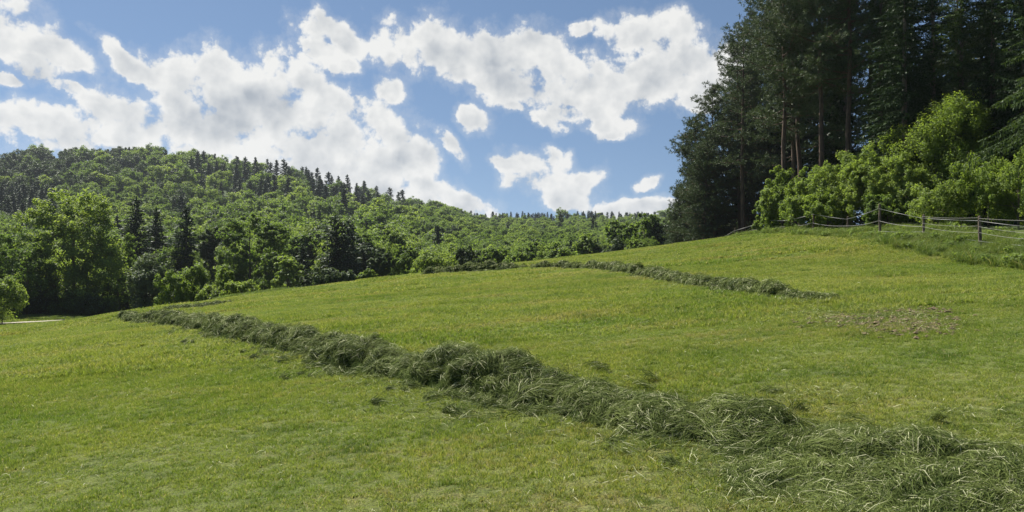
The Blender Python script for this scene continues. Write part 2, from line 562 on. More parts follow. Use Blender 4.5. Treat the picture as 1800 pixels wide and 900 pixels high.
def cut_mat(name, dark, mid, pale, trans, single=False):
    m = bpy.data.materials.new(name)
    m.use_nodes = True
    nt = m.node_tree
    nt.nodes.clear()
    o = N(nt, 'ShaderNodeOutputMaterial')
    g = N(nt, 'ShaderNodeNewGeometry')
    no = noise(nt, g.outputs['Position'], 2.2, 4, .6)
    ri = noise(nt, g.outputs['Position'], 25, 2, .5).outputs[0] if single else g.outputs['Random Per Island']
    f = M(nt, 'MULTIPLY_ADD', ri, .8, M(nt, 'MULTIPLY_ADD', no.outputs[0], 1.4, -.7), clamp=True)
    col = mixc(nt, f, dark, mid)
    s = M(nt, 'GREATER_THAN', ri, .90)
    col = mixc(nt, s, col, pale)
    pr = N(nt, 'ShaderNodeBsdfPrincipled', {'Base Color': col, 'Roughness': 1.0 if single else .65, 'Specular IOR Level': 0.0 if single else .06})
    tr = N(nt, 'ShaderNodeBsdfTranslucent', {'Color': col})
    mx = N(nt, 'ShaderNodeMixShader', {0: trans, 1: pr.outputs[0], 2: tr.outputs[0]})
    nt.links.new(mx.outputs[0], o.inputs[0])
    return m


MAT['ground'] = ground_mat()
MAT['blade'] = blade_mat('grass_blade')
MAT['tall'] = blade_mat('tall_grass_blade', .4, True)
MAT['cut'] = cut_mat('cut_grass', (.040, .064, .014), (.215, .260, .075), (.46, .47, .28), .3)
MAT['heap'] = cut_mat('shaded_packed_grass', (.022, .034, .010), (.045, .062, .018), (.06, .08, .03), .0, True)  # packed grass coloured near black, so hollows between wads read as shade

# ------------------------------------------------------------------ ground sheet
rr = np.concatenate([np.linspace(.5, 30, 90), np.linspace(30.6, 130, 110), np.geomspace(133, 2600, 54)])
na = 480
aa = np.linspace(0, 2 * np.pi, na, endpoint=False)
# finer towards the view
aa = aa + .62 * np.sin(aa)
R_, A_ = np.meshgrid(rr, aa + np.pi, indexing='ij')
gx = R_ * np.sin(A_); gy = R_ * np.cos(A_)
gz = H(gx, gy)
v = np.stack([gx, gy, gz], -1).reshape(-1, 3)
v = np.vstack([v, [[0, 0, 0.0]]])
i = np.arange(len(rr) - 1)[:, None] * na; j = np.arange(na)[None, :]; k = (j + 1) % na
q = np.stack([i + j, i + k, i + na + k, i + na + j], -1).reshape(-1, 4)
tri = np.stack([np.arange(na), np.full(na, len(v) - 1), (np.arange(na) + 1) % na], 1)
gm = mesh_np('meadow_ground', v, [q, tri], (MAT['ground'],), smooth_=True)
obj('meadow_ground', gm, kind='structure')

# gravel path along the wood edge on the left
pm = bark_mat('pale_gravel', (.20, .18, .14), (.34, .31, .25), 9, 4)
pp = [hit(-260, 580), hit(-120, 576), hit(-40, 573.5), hit(0, 571), hit(40, 568.5), hit(75, 566.5), hit(100, 565)]
pp = np.array(pp)
ts = np.linspace(0, len(pp) - 1, 70)
cx = np.interp(ts, range(len(pp)), pp[:, 0]); cy = np.interp(ts, range(len(pp)), pp[:, 1])
vv = []
for a_, b_, t_ in zip(cx, cy, ts):
    wd = 2.3 * (1 - .5 * max(0, t_ - 4.5) / 1.5)
    for s_ in np.linspace(-1, 1, 7):
        jy = b_ + s_ * wd + .15 * math.sin(a_ * 1.7 + s_ * 3)
        vv.append((a_, jy, Hs(a_, jy) + .09))
vv = np.array(vv)
i = np.arange(69)[:, None] * 7; j = np.arange(6)[None, :]
q = np.stack([i + j, i + j + 1, i + 8 + j, i + 7 + j], -1).reshape(-1, 4)
obj('gravel_path', mesh_np('gravel_path', vv, q, (pm,)), kind='structure')


# ------------------------------------------------------------------ scattering through geometry nodes (only for what nobody could count)
def instancer(name, pts, rot, scl, idx, protos, **props):
    col = bpy.data.collections.new(name + '_sources')
    for n_, me in enumerate(protos):
        o = bpy.data.objects.new('%s_source_%02d' % (name, n_), me)
        col.objects.link(o)
    me = bpy.data.meshes.new(name)
    me.vertices.add(len(pts))
    me.vertices.foreach_set('co', np.ascontiguousarray(pts, dtype=np.float32).ravel())
    a = me.attributes.new('rot', 'FLOAT_VECTOR', 'POINT'); a.data.foreach_set('vector', np.asarray(rot, np.float32).ravel())
    a = me.attributes.new('scl', 'FLOAT_VECTOR', 'POINT'); a.data.foreach_set('vector', np.asarray(scl, np.float32).ravel())
    a = me.attributes.new('idx', 'INT', 'POINT'); a.data.foreach_set('value', np.asarray(idx, np.int32))
    o = obj(name, me, **props)
    t = bpy.data.node_groups.new(name + '_scatter', 'GeometryNodeTree')
    t.interface.new_socket('Geometry', in_out='INPUT', socket_type='NodeSocketGeometry')
    t.interface.new_socket('Geometry', in_out='OUTPUT', socket_type='NodeSocketGeometry')
    gi = t.nodes.new('NodeGroupInput'); go = t.nodes.new('NodeGroupOutput')
    ip = t.nodes.new('GeometryNodeInstanceOnPoints')
    ci = t.nodes.new('GeometryNodeCollectionInfo')
    ci.inputs['Collection'].default_value = col
    ci.inputs['Separate Children'].default_value = True
    ci.inputs['Reset Children'].default_value = True
    ip.inputs['Pick Instance'].default_value = True

    def attr(nm, dt):
        n = t.nodes.new('GeometryNodeInputNamedAttribute')
        n.data_type = dt
        n.inputs[0].default_value = nm
        return [s for s in n.outputs if s.enabled][0]
    t.links.new(gi.outputs[0], ip.inputs['Points'])
    t.links.new(ci.outputs[0], ip.inputs['Instance'])
    t.links.new(attr('idx', 'INT'), ip.inputs['Instance Index'])
    t.links.new(attr('rot', 'FLOAT_VECTOR'), ip.inputs['Rotation'])
    t.links.new(attr('scl', 'FLOAT_VECTOR'), ip.inputs['Scale'])
    t.links.new(ip.outputs[0], go.inputs[0])
    md = o.modifiers.new('scatter', 'NODES')
    md.node_group = t
    return o


def slope_rot(x, y, spin):
    """euler angles that spin about the local vertical and then lean with the ground"""
    e = .4
    dx = (H(x + e, y) - H(x - e, y)) / (2 * e); dy = (H(x, y + e) - H(x, y - e)) / (2 * e)
    n = unit(np.stack([-dx, -dy, np.ones_like(dx)], -1))
    # R = A(n) * Rz(spin): build matrix and read XYZ euler angles
    c, s = np.cos(spin), np.sin(spin)
    xa = np.stack([c, s, np.zeros_like(c)], -1)
    xa = unit(xa - n * (xa * n).sum(-1, keepdims=True))
    ya = np.cross(n, xa)
    # columns xa, ya, n
    ry = -np.arcsin(np.clip(xa[:, 2], -1, 1))
    rx = np.arctan2(ya[:, 2], n[:, 2])
    rz = np.arctan2(xa[:, 1], xa[:, 0])
    return np.stack([rx, ry, rz], -1)


def blades(rng, n, size, h, wd, lean=.5, up=True, round_=False, curl=.35, mod=0, seed=0):
    """n bent grass blades over a square (or round) patch; 1 quad + 1 tip each, as (verts, quads)"""
    x = rng.uniform(-size / 2, size / 2, n); y = rng.uniform(-size / 2, size / 2, n)
    if round_:
        r = size / 2 * np.abs(rng.normal(0, .45, n)); a = rng.uniform(0, 2 * np.pi, n)
        x, y = r * np.cos(a), r * np.sin(a)
    hh = h * rng.uniform(.45, 1.25, n)
    if mod:
        # tufts and thin spots: taller, closer blades where the noise is high
        nz = fbm(x / mod + 50, y / mod + 50, s=seed, o=2)
        hh *= .55 + 1.15 * sstep(nz, .25, .75)
        keep = rng.random(n) < .78 + .5 * sstep(nz, .30, .60)
        x, y, hh = x[keep], y[keep], hh[keep]
        n = len(x)
    a = rng.uniform(0, 2 * np.pi, n)
    ln = hh * lean * np.abs(rng.normal(0, 1, n))
    d = np.stack([np.cos(a), np.sin(a), np.zeros(n)], 1)
    f = rng.uniform(0, 2 * np.pi, n)
    s = np.stack([np.cos(f), np.sin(f), np.zeros(n)], 1) * (wd * rng.uniform(.6, 1.3, n))[:, None] / 2
    b = np.stack([x, y, np.full(n, -.006)], 1)
    m = b + d * ln[:, None] * curl + np.array([0, 0, 1]) * (hh * .6)[:, None]
    t = b + d * ln[:, None] + np.array([0, 0, 1]) * hh[:, None]
    v = np.stack([b - s, b + s, m + s * .8, m - s * .8, t + s * .12, t - s * .12], 1).reshape(-1, 3)
    k = np.arange(n)[:, None] * 6
    q = np.concatenate([k + [0, 1, 2, 3], k + [3, 2, 4, 5]], 0)
    return v, q


rng = np.random.default_rng(3)


def grass_layer(name, ymin, ymax, size, nbl, h, wd, nvar, label, mod=.1):
    protos = []
    for _ in range(nvar):
        v, q = blades(rng, nbl, size * 1.08, h, wd, .8, mod=mod, seed=int(rng.integers(1000)))
        # little tussocks
        for _t in range(int(6 * size * size / .25)):
            v2, q2 = blades(rng, 26, .07, h * 1.7, wd * 1.1, .9, round_=True)
            v2[:, :2] += rng.uniform(-size / 2, size / 2, 2)
            q = np.vstack([q, q2 + len(v)]); v = np.vstack([v, v2])
        protos.append(mesh_np(name, v, q, (MAT['blade'],)))
    xs, ys = [], []
    for yy in np.arange(ymin, ymax, size):
        hw = yy * .70 + 2
        x_ = np.arange(-hw, hw, size)
        xs.append(x_); ys.append(np.full(len(x_), yy))
    x = np.concatenate(xs); y = np.concatenate(ys)
    ok = (x < 18.5) | (y < 20)
    # beyond the crest nothing shows
    r = np.hypot(x, y)
    ok &= (r < 82)
    ok &= ~((x < -36) & (np.abs(y - np.interp(x, cx, cy)) < size * .5 + 2.4))
    x, y = x[ok] + rng.uniform(-.06, .06, ok.sum()) * size, y[ok] + rng.uniform(-.06, .06, ok.sum()) * size
    spin = rng.integers(0, 4, len(x)) * np.pi / 2 + rng.uniform(-.1, .1, len(x))
    z = H(x, y)
    sc = np.ones((len(x), 3))
    pat = fbm(x / 1.7, y / 1.7, s=9, o=2)
    sc[:, 2] = .35 + 1.35 * pat
    instancer(name, np.stack([x, y, z], 1), slope_rot(x, y, spin), sc, rng.integers(0, nvar, len(x)), protos, kind='stuff', label=label)


grass_layer('grass', 2.6, 13.0, .5, 3600, .024, .0040, 5, 'short mown grass of the near meadow', .07)
grass_layer('meadow_grass', 13.0, 32.0, 1.0, 5000, .045, .009, 5, 'short mown grass of the middle of the meadow', .16)
grass_layer('distant_grass', 32.0, 82.0, 2.0, 6000, .060, .022, 4, 'short mown grass towards the crest of the meadow', .34)


# ------------------------------------------------------------------ windrows of cut grass
def windrow(name, spine, label, width, height, seed, nb, wd_f=1.0, lobes=None, group=None):
    """spine: list of (px, py[, width factor]) on the photo; built where those rays meet the ground"""
    rg = np.random.default_rng(seed)
    pts = []
    for s in spine:
        x, y, z = hit(s[0], s[1])
        pts.append((x, y, s[2] if len(s) > 2 else 1.0))
    pts = np.array(pts)
    seg = np.concatenate([[0], np.cumsum(np.hypot(*(np.diff(pts[:, :2], axis=0).T)))])
    L = seg[-1]
    ns = int(L / .045) + 2
    s = np.linspace(0, L, ns)
    px_ = np.interp(s, seg, pts[:, 0]); py_ = np.interp(s, seg, pts[:, 1]); wf = np.interp(s, seg, pts[:, 2])
    ker = np.hanning(31); ker /= ker.sum()
    pad = lambda a: np.convolve(np.concatenate([a[0] + (np.arange(-15, 0)) * (a[1] - a[0]), a, a[-1] + np.arange(1, 16) * (a[-1] - a[-2])]), ker, 'valid')
    px_, py_ = pad(px_), pad(py_)
    tx = np.gradient(px_); ty = np.gradient(py_); tl = np.hypot(tx, ty); tx /= tl; ty /= tl
    nx, ny = -ty, tx
    nt_ = 34
    t = np.linspace(-1, 1, nt_)
    S, T = np.meshgrid(s, t, indexing='ij')
    W = (width * wf)[:, None] * (.78 + .5 * fbm(s / 1.3, s * 0 + seed, s=seed, o=2))[:, None]
    wob = ((fbm(s / 1.1, s * 0 + 7.7, s=seed + 3, o=3) - .5) * .55 * width)[:, None]
    X = px_[:, None] + nx[:, None] * (T * W + wob)
    Y = py_[:, None] + ny[:, None] * (T * W + wob)
    prof = np.clip(1 - np.abs(T) ** 3.2, 0, 1) ** .7
    # pillowy clumps: ridged noise with soft tops and tight creases
    n1 = np.abs(fbm(X / .62, Y / .62, s=seed + 20, o=1) - .5) * 2
    n2 = np.abs(fbm(X / .27, Y / .27, s=seed + 30, o=1) - .5) * 2
    n3 = fbm(X / .09, Y / .09, s=seed + 40, o=2)
    lng = (.72 + .56 * fbm(s / .9, s * 0 + 3.3, s=seed + 50, o=2))[:, None]
    rel = lng * (.30 + 1.15 * n1 ** .65 + .45 * n2 ** .8) + (n3 - .5) * .25
    endf = (sstep(s, 0, .8) * sstep(L - s, 0, .8))[:, None]
    hf_ = np.interp(py_, [4, 6.6, 7.6, 8.15, 12, 18], [.44, .62, .64, 1.05, 1.0, .92])[:, None]
    Z = H(X, Y) + height * hf_ * (wf[:, None] ** .5) * prof * rel * endf - .012
    v = np.stack([X, Y, Z], -1).reshape(-1, 3)
    i = np.arange(ns - 1)[:, None] * nt_; j = np.arange(nt_ - 1)[None, :]
    q = np.stack([i + j, i + j + 1, i + nt_ + 1 + j, i + nt_ + j], -1).reshape(-1, 4)
    root = thing(name, label, 'windrow', (0, 0, 0), group=group)
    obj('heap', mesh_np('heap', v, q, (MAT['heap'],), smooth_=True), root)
    # strands lying over it
    vs, qs, off = [], [], 0
    dens = 1 / np.maximum(py_, 4) ** 1.15
    pr_ = dens / dens.sum()
    si = rg.choice(ns, nb * 2, p=pr_)
    ti = np.clip(rg.normal(0, .52, nb * 2), -1.3, 1.3)
    ti = np.where(rg.random(nb * 2) < .07, rg.normal(0, 1.35, nb * 2), ti)
    top_ = n1[si, np.clip(((ti + 1) / 2 * (nt_ - 1)).astype(int), 0, nt_ - 1)] + (np.abs(ti) > 1.3) * .2
    keep_ = np.argsort(-(top_ * 1.1 + rg.random(nb * 2)))[:nb]
    si, ti = si[keep_], ti[keep_]
    tt = (np.clip(ti, -1, 1) + 1) / 2 * (nt_ - 1)
    t0 = np.clip(tt.astype(int), 0, nt_ - 2); ft = tt - t0
    G = np.stack([X, Y, Z], -1)
    base = G[si, t0] * (1 - ft)[:, None] + G[si, t0 + 1] * ft[:, None]
    extra = np.where(np.abs(ti) > 1, np.abs(ti) - 1, 0) * np.sign(ti)
    base[:, 0] += nx[si] * extra * W[si, 0]; base[:, 1] += ny[si] * extra * W[si, 0]
    base[:, :2] += rg.normal(0, .02, (nb, 2))
    low = np.abs(ti) > 1
    base[low, 2] = H(base[low, 0], base[low, 1]) + .02
    # normals of the heap
    du = np.gradient(G, axis=0); dv = np.gradient(G, axis=1)
    Nn = unit(np.cross(du, dv)); Nn *= np.sign(Nn[..., 2:3] + 1e-9)
    n = Nn[si, t0]
    # the strands hang together in wads, each combed its own way and humped over its neighbours
    nw = max(40, nb // 110)
    wi = rg.choice(nb, nw)
    wc, wn_ = base[wi], n[wi]
    wa = fbm(wc[:, 0] / .5, wc[:, 1] / .5, s=seed + 60, o=2) * 4 * np.pi + rg.normal(0, 1.0, nw)
    wr = rg.uniform(.06, .17, nw) * (1 + .012 * wc[:, 1]); wh = wr * rg.uniform(.15, .95, nw) * np.interp(wc[:, 1], [5, 7.6, 8.3], [.7, .8, 1.1])
    k = rg.integers(0, nw, nb)
    loose = (rg.random(nb) < .16) | (np.abs(ti) > 1.2)
    loc = np.clip(rg.normal(0, .5, (nb, 2)), -1.2, 1.2)
    ca, sa = np.cos(wa[k]), np.sin(wa[k])
    off = np.stack([ca * loc[:, 0] * wr[k] * 1.3 - sa * loc[:, 1] * wr[k] * .8, sa * loc[:, 0] * wr[k] * 1.3 + ca * loc[:, 1] * wr[k] * .8, np.zeros(nb)], 1)
    wn2_ = wn_[k]
    off -= wn2_ * (off * wn2_).sum(1, keepdims=True)
    dome = np.clip(1 - (loc ** 2).sum(1), 0, 1) * wh[k]
    wpos = wc[k] + off + wn2_ * (dome * rg.uniform(.35, 1.0, nb))[:, None]
    base = np.where(loose[:, None], base, wpos)
    n = np.where(loose[:, None], n, unit(wn2_ + off / wr[k][:, None] * .7))
    ang = np.where(loose, rg.uniform(0, 2 * np.pi, nb), wa[k] + rg.normal(0, .38, nb))
    gmin = H(base[:, 0], base[:, 1]) + .006
    base[:, 2] = np.maximum(base[:, 2], gmin)
    d = np.stack([np.cos(ang), np.sin(ang), rg.normal(0, .12, nb)], 1)
    d = unit(d - n * (d * n).sum(1, keepdims=True) * .92)
    ln = rg.uniform(.06, .20, nb) * (1 + .015 * base[:, 1]); ln[rg.random(nb) > .965] *= 1.5
    bw = (.0020 + .00038 * base[:, 1]) * rg.uniform(.5, 1.6, nb) * wd_f
    side = unit(np.cross(n, d) + rg.normal(0, .5, (nb, 3)))
    lift = rg.uniform(.004, .030, nb)[:, None] * (1 + .02 * base[:, 1:2])
    p0_ = base - d * ln[:, None] * .5 - n * rg.uniform(-.004, .02, nb)[:, None]
    p1_ = base + n * lift
    p2_ = base + d * ln[:, None] * .5 + n * .004 + np.array([0, 0, 1]) * rg.normal(-.004, .016, nb)[:, None]
    sd_ = side * bw[:, None] / 2
    v = np.stack([p0_ - sd_ * .5, p0_ + sd_ * .5, p1_ + sd_, p1_ - sd_, p2_ + sd_ * .2, p2_ - sd_ * .2], 1).reshape(-1, 3)
    k = np.arange(nb)[:, None] * 6
    q = np.concatenate([k + [0, 1, 2, 3], k + [3, 2, 4, 5]], 0)
    obj('loose_grass', mesh_np('loose_grass', v, q, (MAT['cut'],)), root, kind='stuff')
    return root


windrow('grass_windrow', [(222, 555, .8), (300, 570, 1), (400, 588, 1), (500, 608, 1), (600, 636), (700, 655), (800, 672), (870, 684), (950, 700), (1050, 722), (1150, 745), (1250, 762), (1350, 780), (1450, 790), (1550, 804), (1650, 820), (1750, 842), (1850, 868), (1960, 900)],
        'long thick windrow of freshly cut dark grass running across the foreground of the meadow', .355, .225, 5, 290000)
windrow('grass_windrow', [(1320, 834, .6), (1430, 842, .8), (1520, 850, .9), (1640, 864, .9), (1760, 880, .8), (1900, 905, 1)],
        'low flat swath of cut grass lying along the near side of the thick foreground windrow', .30, .13, 15, 90000)
windrow('grass_windrow', [(928, 473, .8), (1000, 471.5, 1), (1060, 474, 1), (1110, 481, 1), (1160, 490, 1), (1210, 499, .9), (1270, 509, .9), (1330, 517, .8), (1400, 526, .6), (1465, 532, .4)],
        'thinner dark windrow higher up the meadow, curving down from the crest to its right', .25, .18, 25, 80000, 1.2)
windrow('grass_windrow', [(742, 484.5, .8), (800, 480, 1), (860, 476.5, 1), (912, 473.5, .9)],
        'short windrow lying along the crest of the meadow left of the thinner curved one', .45, .30, 35, 30000, 1.4)
windrow('grass_windrow', [(290, 546, .5), (320, 543.5, .6), (360, 540, .6), (405, 533, .5)],
        'thin pale line of cut grass behind the far end of the long windrow', .3, .11, 45, 20000, 1.3)


def clippings():
    """stray cut stems and small dark tufts lying on the mown grass"""
    rg = np.random.default_rng(77)
    n = 26000
    Y = 4 + 60 * rg.random(n) ** 2.6
    X = rg.uniform(-.7, .7, n) * Y
    # denser in drifts
    m = fbm(X / 2.2, Y / 2.2, s=91, o=3)
    keep = m > .56
    X, Y = X[keep], Y[keep]
    # dark patch past the end of the upper windrow and a few drifts
    for (px, py, sx, sy, k) in ((1540, 562, 70, 12, 2200), (1470, 545, 50, 8, 1500), (1630, 580, 60, 10, 700), (1250, 500, 140, 8, 900), (1440, 690, 60, 6, 500), (1700, 730, 40, 7, 260), (560, 620, 200, 20, 900), (1330, 815, 70, 10, 900)):
        pxs = rg.normal(px, sx, k // 25); pys = rg.normal(py, sy, k // 25)
        for a, b in zip(pxs, pys):
            b = max(b, 440)
            Yh = Yg = 20
            sl = .078 * (a - 900) / F + .0335
            Yg = EYE / max((b - HZ) / F + sl, .02)
            X = np.append(X, (a - 900) / F * Yg + rg.normal(0, .10, 25)); Y = np.append(Y, Yg + rg.normal(0, .10, 25))
    n = len(X)
    Z = H(X, Y) + rg.uniform(.02, .045, n)
    a = rg.uniform(0, 2 * np.pi, n)
    d = np.stack([np.cos(a), np.sin(a), rg.normal(0, .15, n)], 1)
    ln = rg.uniform(.03, .09, n) * (1 + .01 * Y); bw = (.0022 + .0004 * Y) * rg.uniform(.6, 1.4, n)
    s = unit(np.cross(d, [0, 0, 1]) + rg.normal(0, .3, (n, 3))) * bw[:, None] / 2
    b = np.stack([X, Y, Z], 1)
    m_ = b + np.array([0, 0, 1]) * rg.uniform(0, .02, n)[:, None]
    v = np.stack([b - d * ln[:, None] / 2 - s * .5, b - d * ln[:, None] / 2 + s * .5, m_ + s, m_ - s, b + d * ln[:, None] / 2 + s * .2, b + d * ln[:, None] / 2 - s * .2], 1).reshape(-1, 3)
    k = np.arange(n)[:, None] * 6
    q = np.concatenate([k + [0, 1, 2, 3], k + [3, 2, 4, 5]], 0)
    obj('grass_clippings', mesh_np('grass_clippings', v, q, (MAT['cut'],)), kind='stuff', label='stray cut stems scattered over the mown meadow')


clippings()


def clods():
    """turned-up turf and soil where the mower scalped the ground past the end of the upper windrow"""
    rg = np.random.default_rng(5)
    soil = bark_mat('turned_soil', (.055, .038, .016), (.13, .095, .042), 14, 4)
    P_ = []
    for (px, py, sx, sy, k) in ((1590, 573, 46, 8, 480), (1490, 562, 50, 7, 240), (1610, 548, 30, 3, 120)):
        for a_, b_ in zip(rg.normal(px, sx, k), rg.normal(py, sy, k)):
            P_.append(hit(a_, b_, 40))
    P_ = np.array(P_)
    n = len(P_)
    octv = np.array([[1, 0, 0], [0, 1, 0], [-1, 0, 0], [0, -1, 0], [0, 0, 1], [.7, .7, .5], [-.7, .7, .5], [-.7, -.7, .5], [.7, -.7, .5]], float)
    octf = np.array([[0, 5, 8], [5, 4, 8], [5, 1, 6], [5, 6, 4], [6, 2, 7], [6, 7, 4], [7, 3, 8], [7, 8, 4], [0, 1, 5], [1, 2, 6], [2, 3, 7], [3, 0, 8]])
    r = rg.uniform(.015, .042, n)
    v = octv[None] * r[:, None, None] * rg.uniform(.55, 1.4, (n, 9, 3)) * np.array([1.2, 1.2, .8])
    v = v + P_[:, None, :] + np.array([0, 0, .008])
    f = (octf[None] + (np.arange(n) * 9)[:, None, None]).reshape(-1, 3)
    obj('turned_turf', mesh_np('turned_turf', v.reshape(-1, 3), f, (soil,)), kind='stuff', label='crumbs of brown soil and torn turf on the scalped meadow')


clods()


# ------------------------------------------------------------------ trees
def broad_crown(rg, Ht, R, zb, ncl, npc, leaf, clr=.12, lob=7, flat=.75, shape=.5, mat=None):
    """foliage as leaf clumps over several lobes; returns (verts, quads, clump centres)"""
    hc = (Ht - zb)
    lobes = [(np.array([0, 0, zb + hc * .48]), R * .82, hc * .47)]
    for k in range(lob):
        a = rg.uniform(0, 2 * np.pi); e = rg.uniform(0.05, .92)
        prof = math.sin(math.pi * min(1, max(.06, (1 - e) ** shape * .98))) if e > .5 else 1 - .25 * (.5 - e)
        rad = R * rg.uniform(.32, .5)
        dd = max(0, R * prof * rg.uniform(.85, 1.08) - rad * .8)
        lobes.append((np.array([dd * math.cos(a), dd * math.sin(a), zb + hc * (.12 + .76 * e)]), rad, rad * rg.uniform(.75, 1.1) * min(1.3, hc / (2 * R) + .3)))
    wts = np.array([l[1] ** 2 for l in lobes]); wts[0] *= 1.3; wts /= wts.sum()
    li = rg.choice(len(lobes), ncl, p=wts)
    d = unit(rg.normal(size=(ncl, 3)) + np.array([0, 0, .35]))
    c = np.array([lobes[i][0] for i in li]); r = np.array([[lobes[i][1], lobes[i][1], lobes[i][2]] for i in li])
    rr_ = rg.uniform(.35, 1.0, ncl) ** .5
    c = c + d * r * rr_[:, None]
    c[:, 2] = np.clip(c[:, 2], zb * .6 + .1, Ht * 1.02)
    cr = R * clr * rg.uniform(.6, 1.35, ncl)
    n = ncl * npc
    ci = np.repeat(np.arange(ncl), npc)
    dd = unit(rg.normal(size=(n, 3)))
    rad = rg.random(n) ** .45
    # twigs: the leaves of a clump gather on a few short rays
    p = c[ci] + dd * (cr[ci] * rad)[:, None] * np.array([1, 1, flat])
    outw = unit(p - np.array([0, 0, zb + hc * .4]))
    nn = unit(outw * .35 + dd * .35 + np.array([0, 0, .55]) + rg.normal(size=(n, 3)) * .55)
    L = leaf * rg.uniform(.6, 1.35, n)
    v, f = leaf_quads(p, nn, L, L * .62, rng=rg)
    return v, f, c


def limbs(rg, Ht, zb, tops, r0, nl=14, lean=0.0):
    """trunk plus limbs that reach for some of the clump centres"""
    zt = zb + (Ht - zb) * .78
    n = 10
    z = np.linspace(-.25, zt, n)
    wob = np.cumsum(rg.normal(0, .02 * Ht / 10, (n, 2)), 0); wob -= wob[0]
    path = np.column_stack([wob[:, 0] + lean * np.maximum(z, 0), wob[:, 1], z])
    rad = r0 * (1 - .82 * np.clip(z / zt, 0, 1)) ; rad[0] *= 1.25
    parts = [tube(path, rad, 8)]
    for k in range(min(nl, len(tops))):
        c = tops[rg.integers(len(tops))]
        s = rg.uniform(.25, .85)
        zi = max(zb * .6, min(zt * .95, c[2] * s))
        b = np.array([np.interp(zi, z, path[:, 0]), np.interp(zi, z, path[:, 1]), zi])
        m = (b + c) / 2 + np.array([0, 0, -.08 * np.linalg.norm(c - b)]) + rg.normal(0, .05, 3)
        rb = np.interp(zi, z, rad) * .5
        t = np.linspace(0, 1, 5)[:, None]
        pth = b * (1 - t) ** 2 + 2 * m * t * (1 - t) + c * t ** 2
        parts.append(tube(pth, rb * (1 - .85 * t[:, 0]), 5))
    return join(parts)


def spruce(rg, Ht, R, zb, dz=.34, nb=7, spray=.42, step=.30, droop=.25, power=.85, wsp=.34, hang=.35):
    """whorls of drooping branches carrying flat needle sprays"""
    P_, D_, U_, S_ = [], [], [], []
    ph0 = rg.uniform(0, 6.28)
    z = zb
    while z < Ht - .25:
        f = (z - zb) / (Ht - zb)
        Lb = R * (1 - f) ** power * (1 if f > .08 else .8)
        for b in range(nb if f < .8 else 5):
            a = rg.uniform(0, 2 * np.pi)
            L = Lb * rg.uniform(.62, 1.12) * (1 + .22 * math.sin(a + ph0) + .14 * math.sin(2 * a + z * .8)) + .12
            up = -.10 + .55 * f + rg.normal(0, .06)
            k = max(2, int(L / step))
            t = (np.arange(k) + rg.uniform(.3, .9)) / k
            dirh = np.array([math.cos(a), math.sin(a), 0])
            pos = dirh[None] * (L * t)[:, None] + np.array([0, 0, 1])[None] * (up * L * t - droop * L * t ** 2 + .06 * L * t ** 3)[:, None]
            pos[:, 2] += z
            sidev = np.array([-dirh[1], dirh[0], 0])
            for sgn, sc in ((-1, 1), (1, 1), (0, 1.1)):
                dd = dirh[None] * .75 + sidev[None] * sgn * rg.uniform(.5, .9, (k, 1)) + np.array([0, 0, 1])[None] * (up * .5 - droop * t[:, None] * .9 - .12)
                dd = unit(dd + rg.normal(0, .26, (k, 3)))
                sl = spray * rg.uniform(.6, 1.25, k) * (.55 + .45 * min(1, L / 1.2)) * sc
                P_.append(pos + dd * sl[:, None] * .45); D_.append(dd); S_.append(sl)
                U_.append(unit(np.array([0, 0, 1])[None] + sidev[None] * sgn * .5 + rg.normal(0, .35, (k, 3))))
            # hanging twigs
            hl = hang / .35 * spray * rg.uniform(.4, 1.1, k)
            P_.append(pos - np.array([[0, 0, .42]]) * hl[:, None]); D_.append(unit(np.array([[0, 0, -1.]]) + rg.normal(0, .25, (k, 3)))); S_.append(hl)
            U_.append(unit(dirh[None] + rg.normal(0, .5, (k, 3))))
        z += dz * rg.uniform(.8, 1.2) * (1 if f < .8 else .7)
    # leader
    k = 5
    P_.append(np.column_stack([np.zeros(k), np.zeros(k), np.linspace(Ht - .5, Ht, k)])); D_.append(unit(np.array([[0, 0, 1.]]) + rg.normal(0, .35, (k, 3)))); S_.append(np.full(k, spray * .9)); U_.append(unit(rg.normal(size=(k, 3))))
    p, d, n, s = np.vstack(P_), np.vstack(D_), np.vstack(U_), np.concatenate(S_)
    n = unit(n - d * (d * n).sum(1, keepdims=True))
    v, f = leaf_quads(p, n, s, s * wsp, t=d)
    zz = np.linspace(-.2, Ht * .97, 8)
    tv, tf = tube(np.column_stack([zz * 0, zz * 0, zz]), .011 * Ht * (1 - .93 * np.clip(zz / Ht, 0, 1)) + .01, 7)
    return v, f, tv, tf


